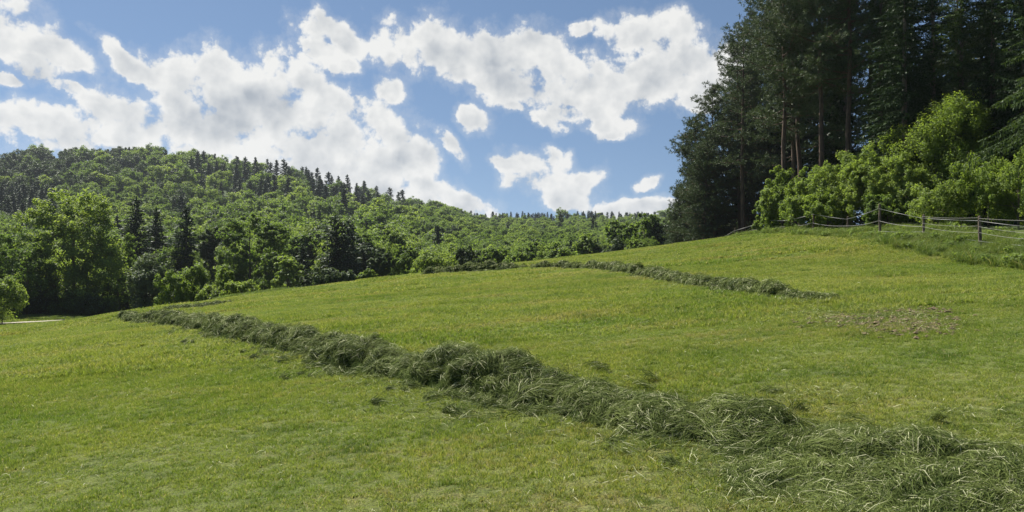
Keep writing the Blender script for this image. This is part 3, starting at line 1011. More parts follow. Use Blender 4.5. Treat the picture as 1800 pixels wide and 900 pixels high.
def pine(rg, Ht, R, zb, nlimb=46, tl=.24, per=17, step=.42, low=None, tw=.045, r0=None):
    """bare reddish trunk, irregular limbs, tufts of needles at the twig ends"""
    zz = np.linspace(-.3, Ht * .98, 14)
    wob = np.cumsum(rg.normal(0, .05, (14, 2)), 0); wob -= wob[0]
    r0 = r0 or .011 * Ht
    rad = r0 * (1 - .88 * np.clip(zz / Ht, 0, 1)); path = np.column_stack([wob, zz])
    wood = [tube(path, rad, 9)]
    tufts, tdir = [], []
    for k in range(nlimb):
        f = (k + rg.uniform(0, 1)) / nlimb
        z = zb + (Ht - zb) * f
        prof = (math.sin(math.pi * min(.97, .30 + .66 * f ** 1.1))) ** .8
        L = R * prof * rg.uniform(.40, 1.25) + .4
        a = rg.uniform(0, 2 * np.pi)
        dirh = np.array([math.cos(a), math.sin(a), 0]); sv = np.array([-dirh[1], dirh[0], 0])
        b = np.array([np.interp(z, zz, path[:, 0]), np.interp(z, zz, path[:, 1]), z])
        up = -.12 + .6 * f + rg.normal(0, .1)
        t = np.linspace(0, 1, 6)
        bend = rg.normal(0, .12)
        pth = b + dirh * (L * t)[:, None] + np.array([0, 0, 1]) * (L * (up * t + .22 * t ** 2.5 - .1 * t))[:, None] + sv * (L * bend * t ** 2)[:, None]
        wood.append(tube(pth, np.interp(z, zz, rad) * .42 * (1 - .85 * t) + .006, 5))
        m = max(4, int(L / step * 6.5))
        tt = rg.uniform(.28, 1.03, m)
        base = np.column_stack([np.interp(tt, t, pth[:, i]) for i in range(3)])
        spread = .14 * L + .22
        off = sv * (rg.normal(0, 1, (m, 1)) * spread) + dirh * (rg.normal(0, .35, (m, 1)) * spread) + np.array([0, 0, 1]) * (np.abs(rg.normal(0, .42, (m, 1))) * spread - .06)
        tufts.append(base + off)
        tdir.append(unit(off * .8 + np.array([0, 0, .35]) + dirh * .35))
        # twigs to some tufts
        for q_ in range(0, m, 5):
            wood.append(tube(np.array([base[q_], base[q_] + off[q_] * .5 + np.array([0, 0, -.03]), base[q_] + off[q_]]), [.014, .010, .005], 3))
    # top
    m = 14
    tufts.append(np.column_stack([rg.normal(0, .35, m), rg.normal(0, .35, m), Ht - np.abs(rg.normal(0, .6, m))]) + np.array([path[-1, 0], path[-1, 1], 0])); tdir.append(unit(np.array([[0, 0, 1.]]) + rg.normal(0, .3, (m, 3))))
    c = np.vstack(tufts); dr = np.vstack(tdir)
    n = len(c) * per
    ci = np.repeat(np.arange(len(c)), per)
    d = unit(dr[ci] * .75 + rg.normal(size=(n, 3)) * .72)
    base = c[ci] - dr[ci] * rg.uniform(0, .20, (n, 1))
    L = tl * rg.uniform(.7, 1.35, n)
    v, f = leaf_quads(base + d * L[:, None] * .5, unit(np.cross(d, rg.normal(size=(n, 3)))), L, tw, t=d)
    wv, wf = join(wood)
    return v, f, wv, wf


def put_tree(name, label, cat, loc, crown, trunk, rz=0, sc=(1, 1, 1), group=None, parts=True):
    if not parts:
        o = obj(name, crown, None, loc, label=label, category=cat)
        if group:
            o['group'] = group
        o.rotation_euler = (0, 0, rz); o.scale = sc
        return o
    r = thing(name, label, cat, loc, rz, group, sc)
    obj('trunk', trunk, r)
    obj('crown', crown, r)
    return r


def build_broad(seed, Ht, R, zb, ncl, npc, leaf, mat, r0=None, **kw):
    rg = np.random.default_rng(seed)
    nl = kw.pop('nl', 14)
    v, f, c = broad_crown(rg, Ht, R, zb, ncl, npc, leaf, **kw)
    tv, tf = limbs(rg, Ht, zb, c, r0 or .018 * Ht, nl=nl)
    return mesh_np('crown', v, f, (MAT[mat],)), mesh_np('trunk', tv, tf, (MAT['bark'],), smooth_=True)


def build_spruce(seed, Ht, R, zb, mat='needle', **kw):
    v, f, tv, tf = spruce(np.random.default_rng(seed), Ht, R, zb, **kw)
    return mesh_np('crown', v, f, (MAT[mat],)), mesh_np('trunk', tv, tf, (MAT['bark'],), smooth_=True)


def build_pine(seed, Ht, R, zb, **kw):
    v, f, tv, tf = pine(np.random.default_rng(seed), Ht, R, zb, **kw)
    return mesh_np('crown', v, f, (MAT['needle_pine'],)), mesh_np('trunk', tv, tf, (MAT['bark_pine'],), smooth_=True)


def spot(px, top, width, Y):
    x = (px - 900) / F * Y
    g = Hs(x, Y)
    ht = EYE + (HZ - top) / F * Y - g
    return (x, Y, g - .05), max(ht, .8), width / F * Y / 2


# --- trees and bushes at the left edge of the meadow, one by one
EDGE = [
    # kind, px, top py, width px, Y, material, label
    ('b', 130, 338, 180, 76, 'leaf_light', 'largest light green broadleaf tree at the left wood edge, full rounded crown', 'tree'),
    ('b', 48, 405, 125, 72, 'leaf', 'darker round tree at the wood edge, left of the largest light green one', 'tree'),
    ('b', 207, 395, 85, 80, 'leaf', 'narrow mid green tree leaning on the right flank of the largest light green tree', 'tree'),
    ('b', -45, 380, 130, 80, 'leaf', 'mid green tree cut off by the left border of the photo above the path', 'tree'),
    ('u', 4, 478, 76, 60, 'leaf_light', 'small leafy sapling bush beside the path end, left of the darker round tree', 'bush'),
    ('s', 240, 346, 66, 108, 'needle', 'dark spruce rising right behind the narrow tree, the taller of the adjoining pair', 'tree'),
    ('s', 275, 362, 52, 114, 'needle', 'dark spruce close to the right of its taller dark neighbour', 'tree'),
    ('s', 327, 364, 62, 104, 'needle', 'dark pointed spruce standing alone between round crowns, right of the adjoining pair of spruces', 'tree'),
    ('u', 262, 442, 72, 72, 'leaf_grey', 'greyish willow-like bush at the wood edge behind the tip of the windrow', 'bush'),
    ('u', 306, 472, 58, 60, 'leaf_bright', 'bright green bush in front of the greyish willow-like bush', 'bush'),
    ('u', 345, 456, 62, 62, 'leaf_light', 'upright light green bush right of the bright one, under the lone spruce', 'bush'),
    ('u', 396, 462, 34, 58, 'leaf_bright', 'slim pointed bright green sapling rising above the crest', 'sapling'),
    ('u', 424, 496, 60, 56, 'leaf_light', 'low bushy sapling on the crest right of the slim pointed one', 'bush'),
    ('u', 372, 500, 50, 57, 'leaf_light', 'low light green bush left of the slim pointed sapling', 'bush'),
    ('b', 440, 366, 125, 92, 'leaf', 'broad domed green tree with a flecked crown, behind the saplings on the crest', 'tree'),
    ('b', 385, 382, 70, 112, 'leaf_dark', 'dark green round tree between the lone spruce and the broad domed tree', 'tree'),
    ('b', 505, 442, 60, 80, 'leaf_light', 'smaller light green tree on the crest right of the broad domed tree', 'tree'),
    ('b', 470, 430, 60, 84, 'leaf', 'mid green tree tucked against the right foot of the broad domed tree', 'tree'),
    ('b', 530, 402, 70, 122, 'leaf', 'green round-headed tree left of the big black spruce', 'tree'),
    ('s', 590, 376, 84, 100, 'needle', 'big blackish spruce, broadest of the dark conifers at the wood edge', 'tree'),
    ('s', 613, 384, 60, 103, 'needle', 'slightly lower dark spruce merging into the right side of the big blackish one', 'tree'),
    ('b', 548, 470, 46, 76, 'leaf_dark', 'dark small tree on the crest left of the pale bush', 'tree'),
    ('u', 578, 462, 50, 66, 'leaf_grey', 'pale olive bush on the crest below the big blackish spruce', 'bush'),
    ('u', 612, 478, 44, 66, 'leaf_grey', 'low olive bush right beside the pale olive bush', 'bush'),
    ('u', 646, 470, 34, 66, 'leaf_light', 'small rounded light bush on the crest, right of the two olive bushes', 'bush'),
    ('b', 670, 436, 44, 82, 'leaf_dark', 'slender dark green tree right of the small rounded light bush', 'tree'),
    ('b', 712, 428, 62, 88, 'leaf', 'round mid green tree right of the slender dark one', 'tree'),
    ('u', 765, 444, 90, 78, 'leaf_light', 'wide light green bush above the left end of the crest windrow', 'bush'),
    ('b', 640, 405, 60, 112, 'leaf', 'green tree with a rounded top just right of the two merged spruces', 'tree'),
    ('b', 690, 392, 55, 128, 'leaf_light', 'light round tree behind the slender dark one', 'tree'),
    ('b', 822, 428, 60, 98, 'leaf_dark', 'dark tree right of the wide light green bush', 'tree'),
    ('b', 868, 432, 58, 100, 'leaf', 'mid green tree rising from behind the crest over the middle of the short windrow', 'tree'),
    ('u', 905, 446, 50, 92, 'leaf_light', 'light green bush where the short windrow ends on the crest', 'bush'),
    ('b', 945, 422, 56, 106, 'leaf', 'mid green tree behind the crest just above the gap between the two upper windrows', 'tree'),
    ('u', 985, 430, 56, 98, 'leaf_light', 'light green bush behind the crest above the left end of the curved windrow', 'bush'),
    ('b', 1032, 412, 58, 112, 'leaf_light', 'light green rounded tree behind the crest, left of the tall grey-green group', 'tree'),
    ('b', 1088, 382, 62, 124, 'leaf', 'green tree, left member of the tall group near the pines', 'tree'),
    ('b', 1132, 369, 80, 118, 'leaf', 'tallest of the broadleaf group near the pines, broad billowy crown', 'tree'),
    ('b', 1172, 380, 54, 116, 'leaf_dark', 'darker tree, right member of the tall broadleaf group near the pines', 'tree'),
    ('u', 1116, 418, 34, 96, 'leaf_light', 'little bush on the crest in front of the tallest broadleaf tree near the pines', 'bush'),
    ('b', 1206, 398, 56, 118, 'leaf_light', 'light green tree half hidden behind the lowest limbs of the outermost pine', 'tree'),
]
for n_, (kd, px, top, wd, Y, mat, lab, cat) in enumerate(EDGE):
    loc, ht, R = spot(px, top, wd, Y)
    lf = .0029 * Y
    if kd == 's':
        cr, tr = build_spruce(100 + n_, ht, R * 1.3, .2, dz=.34, nb=9, spray=.62, step=.38, wsp=.34, power=.72)
        nm = 'spruce_tree'
    elif kd == 'b':
        area = (2 * R) * ht
        ncl = int(np.clip(area * 3.6, 140, 460))
        npc = int(np.clip(area * .9, 60, 110))
        cr, tr = build_broad(100 + n_, ht, R, ht * .02, ncl, npc, lf, mat, clr=.125 if R > 3 else .16, lob=11, shape=.62)
        nm = 'broadleaf_tree'
    else:
        ncl = int(np.clip(2 * R * ht * 10, 80, 300))
        cr, tr = build_broad(100 + n_, ht, R * 1.1, .02, ncl, 80, lf * .9, mat, flat=1.1, clr=.18, lob=6, r0=.04, nl=10, shape=.7)
        nm = 'sapling' if cat == 'sapling' else 'bush'
    put_tree(nm, lab, cat, loc, cr, tr)

# undergrowth that closes the wood edge under the crowns on the left
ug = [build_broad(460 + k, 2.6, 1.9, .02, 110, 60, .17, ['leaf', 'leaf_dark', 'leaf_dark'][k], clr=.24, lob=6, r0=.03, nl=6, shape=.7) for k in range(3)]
ru = random.Random(12)
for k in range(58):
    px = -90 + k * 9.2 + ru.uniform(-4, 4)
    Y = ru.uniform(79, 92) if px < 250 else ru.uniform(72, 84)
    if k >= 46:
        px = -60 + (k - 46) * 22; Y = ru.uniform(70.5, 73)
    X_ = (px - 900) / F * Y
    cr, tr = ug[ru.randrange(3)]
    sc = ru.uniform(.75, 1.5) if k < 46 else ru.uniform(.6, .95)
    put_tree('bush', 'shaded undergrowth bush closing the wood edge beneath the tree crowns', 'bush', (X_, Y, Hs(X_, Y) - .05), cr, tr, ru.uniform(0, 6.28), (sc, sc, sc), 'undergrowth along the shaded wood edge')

# --- the hillside woods: the 300 or so largest crowns as trees of their own, the rest one mass
protos = {}
for k in range(6):
    protos['b%d' % k] = build_broad(500 + k, 10, 4.6, 0.6, 110, 44, .58, ['leaf', 'leaf_light', 'leaf', 'leaf_light', 'leaf', 'leaf'][k], clr=.22, lob=7, nl=5)
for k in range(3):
    protos['d%d' % k] = build_broad(540 + k, 10, 4.4, 0.6, 110, 44, .58, 'leaf_dark', clr=.22, lob=7, nl=5)  # dark crowns, also used as painted cloud shadow on the hill
for k in range(4):
    protos['c%d' % k] = build_spruce(560 + k, 14, [2.6, 3.2, 2.3, 2.9][k], .8 + k % 2, dz=.75, nb=7, spray=1.15, step=.85, wsp=.42, power=[.85, .7, .6, .95][k])
for k in range(2):
    protos['n%d' % k] = build_broad(580 + k, 10, 4.4, 1.0, 150, 46, .36, ['leaf', 'leaf_light'][k], clr=.19, lob=8, nl=6)


def species(px, gy, Y, r):
    if Y > 500 and px > 735:
        return 'c' if r.random() < .97 else 'b'
    if px < 95 and 350 < gy < 415:
        return 'c' if r.random() < .75 else 'd'
    if 335 < px < 665 and gy < 372 + (px - 400) * .10 and Y > 300 and gy > 296:
        return 'c' if r.random() < .60 - (.40 if gy < 322 and px < 470 else 0) else 'b'
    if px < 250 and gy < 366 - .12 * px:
        return 'd' if r.random() < .8 else 'b'  # darker leaf colour stands in for cloud shadow on the upper left slope
    if r.random() < .03:
        return 'c'
    return 'd' if r.random() < .12 else 'b'


r2 = random.Random(21)
cand = []
Yv = 104.0
while Yv < 700:
    sp_ = 6.8 if Yv < 200 else 7.8
    if Yv > 500:
        sp_ = 9
    x = -Yv * .74
    while x < Yv * .72:
        X_, Y_ = x + r2.uniform(-.4, .4) * sp_, Yv + r2.uniform(-.4, .4) * sp_
        cand.append((X_, Y_))
        x += sp_
    Yv += sp_
cand = np.array(cand)
gz_ = H(cand[:, 0], cand[:, 1])
order = np.argsort(cand[:, 1])
nb_ = 260
cover = np.full(nb_, -9.0)
vis = []
for ii in order:
    X_, Y_ = cand[ii]; g = gz_[ii]
    px = 900 + X_ / Y_ * F
    if px < -60 or px > 1330:
        continue
    if Y_ > 560 and px < 735:
        continue
    if Y_ < 130 and px > 1180:
        continue
    gy = HZ - (g - EYE) / Y_ * F
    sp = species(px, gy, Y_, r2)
    ht = {'b': 6.5 + 7 * r2.random() ** 1.5, 'd': 6.5 + 5.5 * r2.random() ** 1.5, 'c': r2.uniform(6, 17)}[sp]
    if 170 < px < 430 and 350 < gy < 410:
        ht *= .72
    if sp == 'c' and Y_ > 500:
        ht = r2.uniform(7, 11)
    if Y_ < 160:
        ht *= .85
    cr_ = np.interp(Y_, [104, 150, 210, 300, 420, 520], [446, 432, 416, 402, 390, 380]) - 6 * r2.random()
    cl_ = np.interp(Y_, [104, 150, 210, 300, 400, 520], [425, 400, 372, 330, 250, 200])
    cap = cl_ + (cr_ - cl_) * float(sstep(px, 600, 860))
    if sp == 'c' and Y_ < 300:
        cap -= 14
    if px > 640 and Y_ > 500:
        cap = 0
    ht = min(ht, (HZ - cap) / F * Y_ + EYE - g)
    ht = max(ht, 4.5)
    top = (g + ht - EYE) / Y_
    rb = {'b': .46, 'd': .45, 'c': .19}[sp] * ht
    b0 = int((px - rb / Y_ * F + 80) / 1500 * nb_); b1 = int((px + rb / Y_ * F + 80) / 1500 * nb_) + 1
    b0, b1 = max(0, b0), min(nb_, b1)
    if b1 <= b0:
        continue
    hid = (cover[b0:b1]).min()
    seen = (top - hid) * F
    if seen < 1.0:
        continue
    cover[b0:b1] = np.maximum(cover[b0:b1], top - .06 * ht / Y_)
    vis.append((min(seen, ht / Y_ * F) * 2 * rb / Y_ * F, X_, Y_, g, sp, ht, px, gy))
vis.sort(key=lambda q: -q[0])


def wood_label(px, gy, sp, Y):
    kind = {'b': 'round green tree', 'd': 'dark round tree', 'c': 'dark pointed spruce'}[sp]
    if Y > 500 and px > 735:
        return kind + ' in the serrated line along the far central ridge', 'trees on the far central ridge'
    if px < 300:
        area = 'upper slope of the wooded hill' if gy < 350 else 'lower slope behind the edge trees'
    elif px < 680:
        area = 'long descending ridge of the hill' if gy < 385 else 'foot of the hill behind the edge trees'
    elif px < 960:
        area = 'central slope behind the meadow crest'
    else:
        area = 'slope behind the crest towards the pines'
    return kind + ' in the wood on the ' + area, kind + 's, ' + area


NIND = 290
cnt = {}
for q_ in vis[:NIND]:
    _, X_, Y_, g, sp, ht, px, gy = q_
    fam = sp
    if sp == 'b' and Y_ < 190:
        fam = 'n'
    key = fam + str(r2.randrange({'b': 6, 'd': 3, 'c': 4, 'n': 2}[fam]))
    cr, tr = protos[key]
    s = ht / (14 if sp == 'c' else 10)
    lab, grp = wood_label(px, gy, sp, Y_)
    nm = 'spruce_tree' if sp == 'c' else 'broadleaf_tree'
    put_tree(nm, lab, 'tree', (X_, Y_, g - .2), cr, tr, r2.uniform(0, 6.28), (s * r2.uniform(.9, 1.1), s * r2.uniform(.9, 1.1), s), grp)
rest = vis[NIND:]
keys = sorted(protos)
if rest:
    pts = np.array([(q[1], q[2], q[3] - .2) for q in rest])
    idx, scl = [], []
    for q in rest:
        fam = q[4]
        key = fam + str(r2.randrange({'b': 6, 'd': 3, 'c': 4}[fam]))
        idx.append(keys.index(key))
        s = q[5] / (14 if fam == 'c' else 10)
        scl.append((s * r2.uniform(.9, 1.1), s * r2.uniform(.9, 1.1), s))
    rot = np.zeros((len(rest), 3)); rot[:, 2] = np.random.default_rng(5).uniform(0, 6.28, len(rest))
    instancer('far_woodland', pts, rot, scl, idx, [protos[k][0] for k in keys], kind='stuff', label='the rest of the wood that covers the far slopes')
print('woods', len(vis))

# --- single trees that stand out on the skyline
SKY = [
    ('s', 640, 318, 24, 440, 'tallest dark spruce on the skyline, at the low end of the hill ridge'),
    ('s', 631, 328, 16, 440, 'thin dark spruce hugging the left side of the tallest skyline spruce'),
    ('s', 418, 275, 14, 450, 'lone small spruce tip sticking out of the hill skyline above the round crowns'),
    ('s', 985, 373, 20, 330, 'dark spruce spire poking out of the central slope, left of its twin'),
    ('s', 1043, 377, 22, 300, 'dark spruce spire poking out of the central slope, nearer the pines'),
    ('s', 583, 308, 18, 440, 'dark spruce on the hill skyline, third tip left of the tallest'),
    ('s', 560, 312, 16, 445, 'slim dark spruce on the hill skyline left of the third tip'),
    ('s', 512, 298, 20, 445, 'dark spruce standing highest in the clump on the middle of the ridge'),
    ('s', 543, 306, 15, 445, 'dark spruce just right of the clump on the middle of the ridge'),
    ('s', 600, 318, 15, 440, 'short dark spruce on the skyline, second tip left of the tallest'),
    ('p', 665, 350, 22, 420, 'feathery pale tree on the skyline, just right of the tallest spruce'),
    ('p', 708, 349, 22, 400, 'lone thin tree with a small round head on the skyline, bare stem below'),
]
for n_, (kd, px, top, wd, Y, lab) in enumerate(SKY):
    loc, ht, R = spot(px, top, wd, Y)
    if kd == 's':
        cr, tr = build_spruce(700 + n_, ht, R, ht * .12, dz=.8, nb=6, spray=1.1, step=.9, wsp=.4)
        put_tree('spruce_tree', lab, 'tree', loc, cr, tr)
    else:
        cr, tr = build_broad(700 + n_, ht, R, ht * .45, 46, 40, .42, 'leaf_dark', clr=.28, lob=5, r0=.3)
        put_tree('broadleaf_tree', lab, 'tree', loc, cr, tr)

# ------------------------------------------------------------------ pine wood on the right
PINES = [
    # px of the trunk, top py, crown width px, Y, crown base fraction, label
    (1226, 205, 84, 84, .06, 'outermost and lowest pine at the left corner of the dark wood, limbs to the ground'),
    (1256, 150, 96, 82, .08, 'pine second from the left corner of the dark wood, taller than the outermost'),
    (1300, 62, 104, 80, .10, 'third pine from the left corner of the dark wood, its top just inside the picture'),
    (1352, -40, 120, 78, .18, 'fourth pine from the left corner, where the crowns first leave the picture'),
    (1376, -120, 150, 57, .36, 'pine with a reddish bare trunk left of the light bushes'),
    (1408, -150, 140, 61, .38, 'pine with a dark thin trunk between the two reddish trunks'),
    (1443, -200, 165, 53, .42, 'pine with the thickest reddish trunk above the left light bushes'),
    (1493, -230, 160, 51, .42, 'pine with a tall straight trunk above the middle of the light bushes'),
    (1385, -140, 140, 88, .12, 'pine filling the gap behind the fourth pine from the corner'),
    (1325, 20, 90, 92, .08, 'pine behind the second and third pines from the corner'),
    (1430, -220, 170, 82, .25, 'pine behind the thickest reddish trunk, its foliage hanging lower'),
    (1530, -260, 150, 58, .22, 'pine right of the tall straight trunk, in deep shade'),
    (1274, 205, 84, 90, .05, 'pine in the second rank behind the second and third from the left corner'),
    (1240, 255, 76, 79, .04, 'shorter pine in front of the left corner pair, branches to the ground'),
    (1322, 150, 90, 86, .06, 'pine filling the gap between the third and fourth trunks from the corner'),
    (1206, 335, 46, 88, .04, 'smallest pine at the very tip of the dark wood, beside the light tree'),
    (1212, 285, 64, 94, .05, 'small pine behind the outermost one, showing low between its limbs'),
]
for n_, (px, top, wd, Y, zf, lab) in enumerate(PINES):
    loc, ht, R = spot(px, top, wd, Y)
    cr, tr = build_pine(800 + n_, ht, R, ht * zf, nlimb=int(44 + 40 * (1 - zf)), r0=.21 if zf > .3 else .2)
    put_tree('pine_tree', lab, 'tree', loc, cr, tr)

DARK = [
    ('n', 1590, -150, 150, 45, .04, 'needle', 'dark spruce rising behind the big round bush, foliage to the ground'),
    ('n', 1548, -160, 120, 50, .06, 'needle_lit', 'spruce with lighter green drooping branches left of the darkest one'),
    ('n', 1640, -180, 140, 48, .04, 'needle', 'blackish spruce between the lighter draped tree and the dark spruce'),
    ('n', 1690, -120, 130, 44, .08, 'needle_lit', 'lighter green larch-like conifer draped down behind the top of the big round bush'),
    ('n', 1745, -170, 150, 43, .04, 'needle', 'black-green spruce right of the larch-like conifer'),
    ('n', 1800, -150, 150, 41, .04, 'needle', 'black-green spruce at the right border behind the overhanging one'),
    ('n', 1860, -100, 150, 42, .04, 'needle', 'spruce just beyond the right border of the wood'),
]
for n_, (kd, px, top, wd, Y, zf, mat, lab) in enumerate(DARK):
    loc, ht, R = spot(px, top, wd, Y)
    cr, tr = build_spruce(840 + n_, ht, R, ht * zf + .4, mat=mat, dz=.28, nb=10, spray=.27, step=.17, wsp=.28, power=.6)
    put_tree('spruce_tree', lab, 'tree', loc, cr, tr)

# rows behind, shared meshes
bk = [build_spruce(870 + k, 21, 3.0, .8, dz=.5, nb=8, spray=.8, step=.55, wsp=.36, power=.55) for k in range(2)]
bp_ = [build_pine(880 + k, 22, 3.2, 7, nlimb=40, per=10, tw=.06, tl=.3) for k in range(2)]
r3 = random.Random(4)
for Yr, x0, x1, st in ((62, 31, 48, 4.4), (69, 25, 52, 4.6), (77, 23, 58, 4.8), (86, 26, 64, 5.0), (96, 30, 72, 5.4), (54, 38, 42, 4)):
    x = x0
    while x < x1:
        X_, Y_ = x + r3.uniform(-1, 1), Yr + r3.uniform(-1.5, 1.5)
        g = Hs(X_, Y_)
        if r3.random() < .62:
            cr, tr = bk[r3.randrange(2)]
            put_tree('spruce_tree', 'dark spruce in the shaded depth of the wood behind the front trunks', 'tree', (X_, Y_, g - .1), cr, tr, r3.uniform(0, 6.28), (1, 1, r3.uniform(.85, 1.1)), 'spruces in the depth of the dark wood')
        else:
            cr, tr = bp_[r3.randrange(2)]
            put_tree('pine_tree', 'pine in the shaded depth of the wood behind the front trunks', 'tree', (X_, Y_, g - .1), cr, tr, r3.uniform(0, 6.28), (1, 1, r3.uniform(.85, 1.1)), 'pines in the depth of the dark wood')
        x += st

# spruce whose branches hang in from the right border
g = Hs(22.8, 29.5)
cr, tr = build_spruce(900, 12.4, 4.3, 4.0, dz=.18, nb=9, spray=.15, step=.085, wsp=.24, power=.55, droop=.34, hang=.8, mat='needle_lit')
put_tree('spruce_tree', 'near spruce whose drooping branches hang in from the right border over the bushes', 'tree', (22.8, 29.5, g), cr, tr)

# --- light green bushes behind the fence
BUSH = [
    (1375, 292, 80, 55, 'leaf_light', 'leftmost light green bush behind the fence, against the dark wood'),
    (1425, 285, 90, 50, 'leaf_light', 'light green bush second from the left, behind the small fence posts'),
    (1480, 262, 100, 47, 'leaf_light', 'light green bush third from the left behind the fence'),
    (1530, 245, 95, 44, 'leaf_light', 'rounded light green bush just left of the big bright one'),
    (1590, 262, 90, 42, 'leaf_light', 'light green bush filling the left foot of the big bright one'),
    (1655, 184, 190, 43, 'leaf_bright', 'biggest bright yellow-green bush behind the fence, domed'),
    (1738, 272, 120, 37, 'leaf_bright', 'bright bush with large leaves behind the nearest fence post'),
    (1790, 262, 110, 35, 'leaf_light', 'bush at the right border under the overhanging spruce branches'),
    (1650, 325, 110, 38, 'leaf_light', 'low bright bush in front of the biggest domed one'),
    (1870, 270, 130, 33, 'leaf', 'green bush just past the right border behind the fence'),
    (1455, 335, 80, 46, 'leaf_bright', 'low bush between the small posts, lighter than its neighbours'),
    (1345, 345, 50, 58, 'leaf_light', 'low sprawling bush at the far left end of the row of bushes'),
    (1560, 340, 80, 41, 'leaf', 'low green bush right behind the tallest fence post'),
]
for n_, (px, top, wd, Y, mat, lab) in enumerate(BUSH):
    loc, ht, R = spot(px, top, wd, Y)
    area = 2 * R * ht
    ncl = int(np.clip(area * 14, 160, 460))
    cr, tr = build_broad(950 + n_, ht, R * 1.08, .1, ncl, 135, .0022 * Y, mat, clr=.13, lob=10, r0=.05, nl=16, shape=.6, flat=1.15)
    put_tree('bush', lab, 'bush', loc, cr, tr)

# ------------------------------------------------------------------ fence: wooden posts with white electric tape and wires
POSTS = [
    # x, Y, height, lean, tape height
    (17.55, 20.5, 1.15, .00, .80), (17.5, 24.8, 1.15, .03, .82), (17.55, 29.0, 1.15, -.03, .98), (17.55, 33.0, .95, .01, .80), (17.6, 37.0, 1.52, -.01, 1.30), (18.0, 41.5, .95, .02, .80),
    (17.93, 46.0, 1.5, .0, 1.15), (18.35, 51.0, 1.05, -.02, .85), (18.65, 56.0, 1.2, .02, .95), (19.3, 62.0, 1.0, .03, .80), (20.2, 70.0, 1.05, -.03, .80), (21.2, 78.0, .9, .02, .70),
]
POST_LABEL = [
    'wooden post outside the right border, two spans before the nearest visible one',
    'wooden post just outside the right border that carries the straight white tape',
    'nearest and thickest weathered fence post in view, white tape tied near its top',
    'short weathered post right of the big bush, second from the nearest',
    'tallest weathered post in the middle of the fence, tape meeting high on it',
    'low post half sunk in tall grass, left of the tallest post',
    'tall thin post left of the low half sunk one',
    'short post left of the tall thin one, in front of the light bush',
    'medium post where the tape starts to drop towards the crest',
    'short dark post at the edge between the bushes and the dark wood',
    'small distant post in front of the dark wood, tape sloping down past it',
    'farthest tiny post where the fence runs out over the crest',
]
fence = thing('pasture_fence', 'wooden post pasture fence strung with sagging white tape and thin wires along the bushes', 'fence', (17.6, 29.0, Hs(17.6, 29)))
FL = fence.location


def fence_part(name, v, q, mat, label=None):
    o = obj(name, mesh_np(name, v - np.array(FL), q, (mat,)), fence)
    if label:
        o['label'] = label


def post_mesh(x, y, h, lean, r):
    rg = np.random.default_rng(int(y * 10))
    g = Hs(x, y)
    zz = np.array([-.3, .1, .5, .8, .97, 1.0]) * h
    zz[0] = -.3
    path = np.column_stack([x + lean * zz + rg.normal(0, .006, 6), y + rg.normal(0, .006, 6), g + zz])
    rad = np.array([1.1, 1.05, 1, .96, .95, .80]) * r
    v, f = tube(path, rad, 9)
    # close the sawn top
    top = len(path) - 1
    ring = np.arange(9) + top * 9
    c = len(v) - 1
    v[c, 2] += .012
    cap = np.stack([ring, np.roll(ring, -1), np.full(9, c), np.full(9, c)], 1)[:, :3]
    return v, f, cap, path


white = bpy.data.materials.new('white_tape')
white.use_nodes = True
pr = white.node_tree.nodes['Principled BSDF']
tn = noise(white.node_tree, N(white.node_tree, 'ShaderNodeTexCoord').outputs['Object'], 6, 3, .6)
white.node_tree.links.new(mixc(white.node_tree, tn.outputs[0], (.22, .22, .20), (.46, .46, .44)), pr.inputs['Base Color'])
pr.inputs['Roughness'].default_value = .6
wire = bpy.data.materials.new('dull_wire')
wire.use_nodes = True
pr = wire.node_tree.nodes['Principled BSDF']
tn = noise(wire.node_tree, N(wire.node_tree, 'ShaderNodeTexCoord').outputs['Object'], 5, 3, .6)
wire.node_tree.links.new(mixc(wire.node_tree, tn.outputs[0], (.22, .21, .19), (.40, .39, .36)), pr.inputs['Base Color'])
pr.inputs['Roughness'].default_value = .5
ins = bpy.data.materials.new('black_insulator')
ins.use_nodes = True
pr = ins.node_tree.nodes['Principled BSDF']
tn = noise(ins.node_tree, N(ins.node_tree, 'ShaderNodeTexCoord').outputs['Object'], 9, 2, .5)
ins.node_tree.links.new(mixc(ins.node_tree, tn.outputs[0], (.03, .03, .03), (.07, .07, .065)), pr.inputs['Base Color'])

tie = []
for n_, (x, y, h, lean, th) in enumerate(POSTS):
    v, f, cap, path = post_mesh(x, y, h, lean, .062 if n_ in (0, 1, 2, 4) else .05)
    me = mesh_np('post', v - np.array(FL), [f, cap], (MAT['wood'],), smooth_=False)
    po = obj('post', me, fence)
    po['label'] = POST_LABEL[n_]
    g = Hs(x, y)
    tie.append((x - .07, y, g, h, th))
    # insulators screwed to the post
    for hz_ in (th, th * .55):
        c = np.array([x + lean * hz_ - .055, y - .04, g + hz_])
        v, f = tube(np.array([c + [.03, 0, 0], c, c + [-.03, -.01, 0]]), [.012, .016, .012], 6)
        obj('insulator', mesh_np('insulator', v - np.array(FL), f, (ins,)), po)


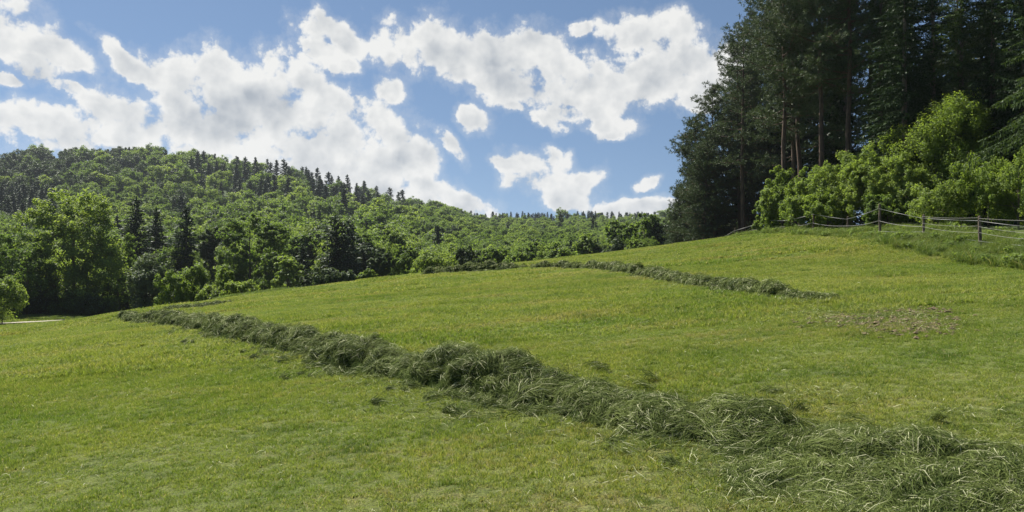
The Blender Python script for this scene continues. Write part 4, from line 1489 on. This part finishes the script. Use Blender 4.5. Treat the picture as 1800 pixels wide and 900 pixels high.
def strand(i, h0, h1, sag, wd, flat, mat, name, ph=0):
    a, b = tie[i], tie[i + 1]
    n = 14
    t = np.linspace(0, 1, n)
    x = a[0] + (b[0] - a[0]) * t; y = a[1] + (b[1] - a[1]) * t
    z = (a[2] + h0) * (1 - t) + (b[2] + h1) * t - sag * 4 * t * (1 - t)
    p = np.column_stack([x, y, z])
    if flat:
        tw = .25 * np.sin(t * 9 + ph)
        up = np.column_stack([np.sin(tw), tw * 0, np.cos(tw)]) * wd / 2
        th = np.array([.0012, 0, 0])
        v = np.concatenate([p + up - th, p - up - th, p - up + th, p + up + th])
        k = np.arange(n - 1)
        q = np.concatenate([np.stack([k + s * n, k + 1 + s * n, k + 1 + ((s + 1) % 4) * n, k + ((s + 1) % 4) * n], 1) for s in range(4)])
    else:
        v, q = tube(p, np.full(n, wd / 2), 5)
    fence_part(name, v, q, mat)


for i in range(len(tie) - 1):
    thick = .012 if i < 6 else .020
    strand(i, tie[i][4], tie[i + 1][4], .015 + .02 * (i % 3 == 1), thick, True, white, 'tape', i)
    if i < 3:
        strand(i, tie[i][3] - .06, tie[i + 1][3] - .08, .04, .010, False, wire, 'wire')
        strand(i, tie[i][4] - .20, tie[i + 1][4] - .22, .05, .009, False, wire, 'wire')
    strand(i, tie[i][4] * .55, tie[i + 1][4] * .55, .07, .010 if i < 3 else .016, False, wire, 'wire')
    if i in (1, 2, 3, 5):
        strand(i, .22, .22, .03, .016, True, white, 'tape', i + 2)

# ------------------------------------------------------------------ tall unmown grass and weeds along the fence, and at the wood edge on the left
def weed_layer(name, pts, hmin, hmax, label, seed, leafy=.3):
    rg = np.random.default_rng(seed)
    pr_ = []
    for k in range(5):
        v, q = blades(rg, 150, .55, .40, .011, .9, round_=True, curl=.3)
        pr_.append(mesh_np(name, v, q, (MAT['tall'],)))
    for k in range(3):   # broad-leaved weeds: nettles, docks
        cv, cf, cc = broad_crown(rg, .42, .24, .02, 16, 14, .075, clr=.35, lob=3)
        pr_.append(mesh_np(name, cv, cf, (MAT['leaf_light'],)))
    n = len(pts)
    z = H(pts[:, 0], pts[:, 1])
    idx = np.where(rg.random(n) < leafy, rg.integers(5, 8, n), rg.integers(0, 5, n))
    big = fbm(pts[:, 0] / 1.1, pts[:, 1] / 1.1, s=seed, o=2)
    s = (hmin + (hmax - hmin) * np.clip(big * 1.6 - .3, 0, 1)) / .42
    sc = np.stack([s * 1.1, s * 1.1, s], 1)
    instancer(name, np.column_stack([pts, z]), slope_rot(pts[:, 0], pts[:, 1], rg.uniform(0, 6.28, n)), sc, idx, pr_, kind='stuff', label=label)


rg = np.random.default_rng(31)
L_ = []
fx = np.array([p[0] for p in POSTS]); fy = np.array([p[1] for p in POSTS])
for y in np.arange(16, 74, .12):
    xf = np.interp(y, fy, fx)
    wdt = np.interp(y, [16, 23, 29, 37, 46, 56, 75], [3.6, 3.2, 2.6, 1.7, 1.2, .9, .5])
    for _ in range(max(1, int((wdt + 2.2) * 1.1))):
        L_.append((xf - wdt + (wdt + 2.4) * rg.random(), y + rg.uniform(-.1, .1)))
weed_layer('tall_grass', np.array(L_), .14, .48, 'unmown grass and weeds along the foot of the fence', 61, .22)

L_ = []
for px in np.arange(-120, 260, 1.2):
    for _ in range(4):
        Y = rg.uniform(66, 73)
        L_.append(((px - 900) / F * Y, Y))
weed_layer('rough_grass', np.array(L_), .12, .36, 'rough grass between the gravel path and the wood edge', 62, .25)
L_ = []
for px in np.arange(380, 780, 1.0):
    Yc = np.interp(px, [350, 500, 740], [45, 50, 64])
    for _ in range(3):
        Y = Yc + rg.uniform(1, 7)
        L_.append(((px - 900) / F * Y, Y))
weed_layer('crest_grass', np.array(L_), .10, .30, 'rough grass just over the crest in front of the bushes', 63, .25)

# ------------------------------------------------------------------ the summer air itself
hz_bottom = float(gz.min()) - 1.0
hz_top = 125.0
hs = 2750.0
hv = np.array([(x, y, z) for z in (hz_bottom, hz_top) for (x, y) in ((-hs, -hs), (hs, -hs), (hs, hs), (-hs, hs))], float)
hf = np.array([[0, 3, 2, 1], [4, 5, 6, 7], [0, 1, 5, 4], [1, 2, 6, 5], [2, 3, 7, 6], [3, 0, 4, 7]])
hm = bpy.data.materials.new('haze')
hm.use_nodes = True
hm.node_tree.nodes.clear()
ho = N(hm.node_tree, 'ShaderNodeOutputMaterial')
pv = N(hm.node_tree, 'ShaderNodeVolumePrincipled', {'Color': (.80, .88, 1.0, 1), 'Density': .00010, 'Anisotropy': .35})
hm.node_tree.links.new(pv.outputs[0], ho.inputs['Volume'])
obj('haze', mesh_np('haze', hv, hf, (hm,)), kind='stuff', label='thin pale summer haze over the valley')
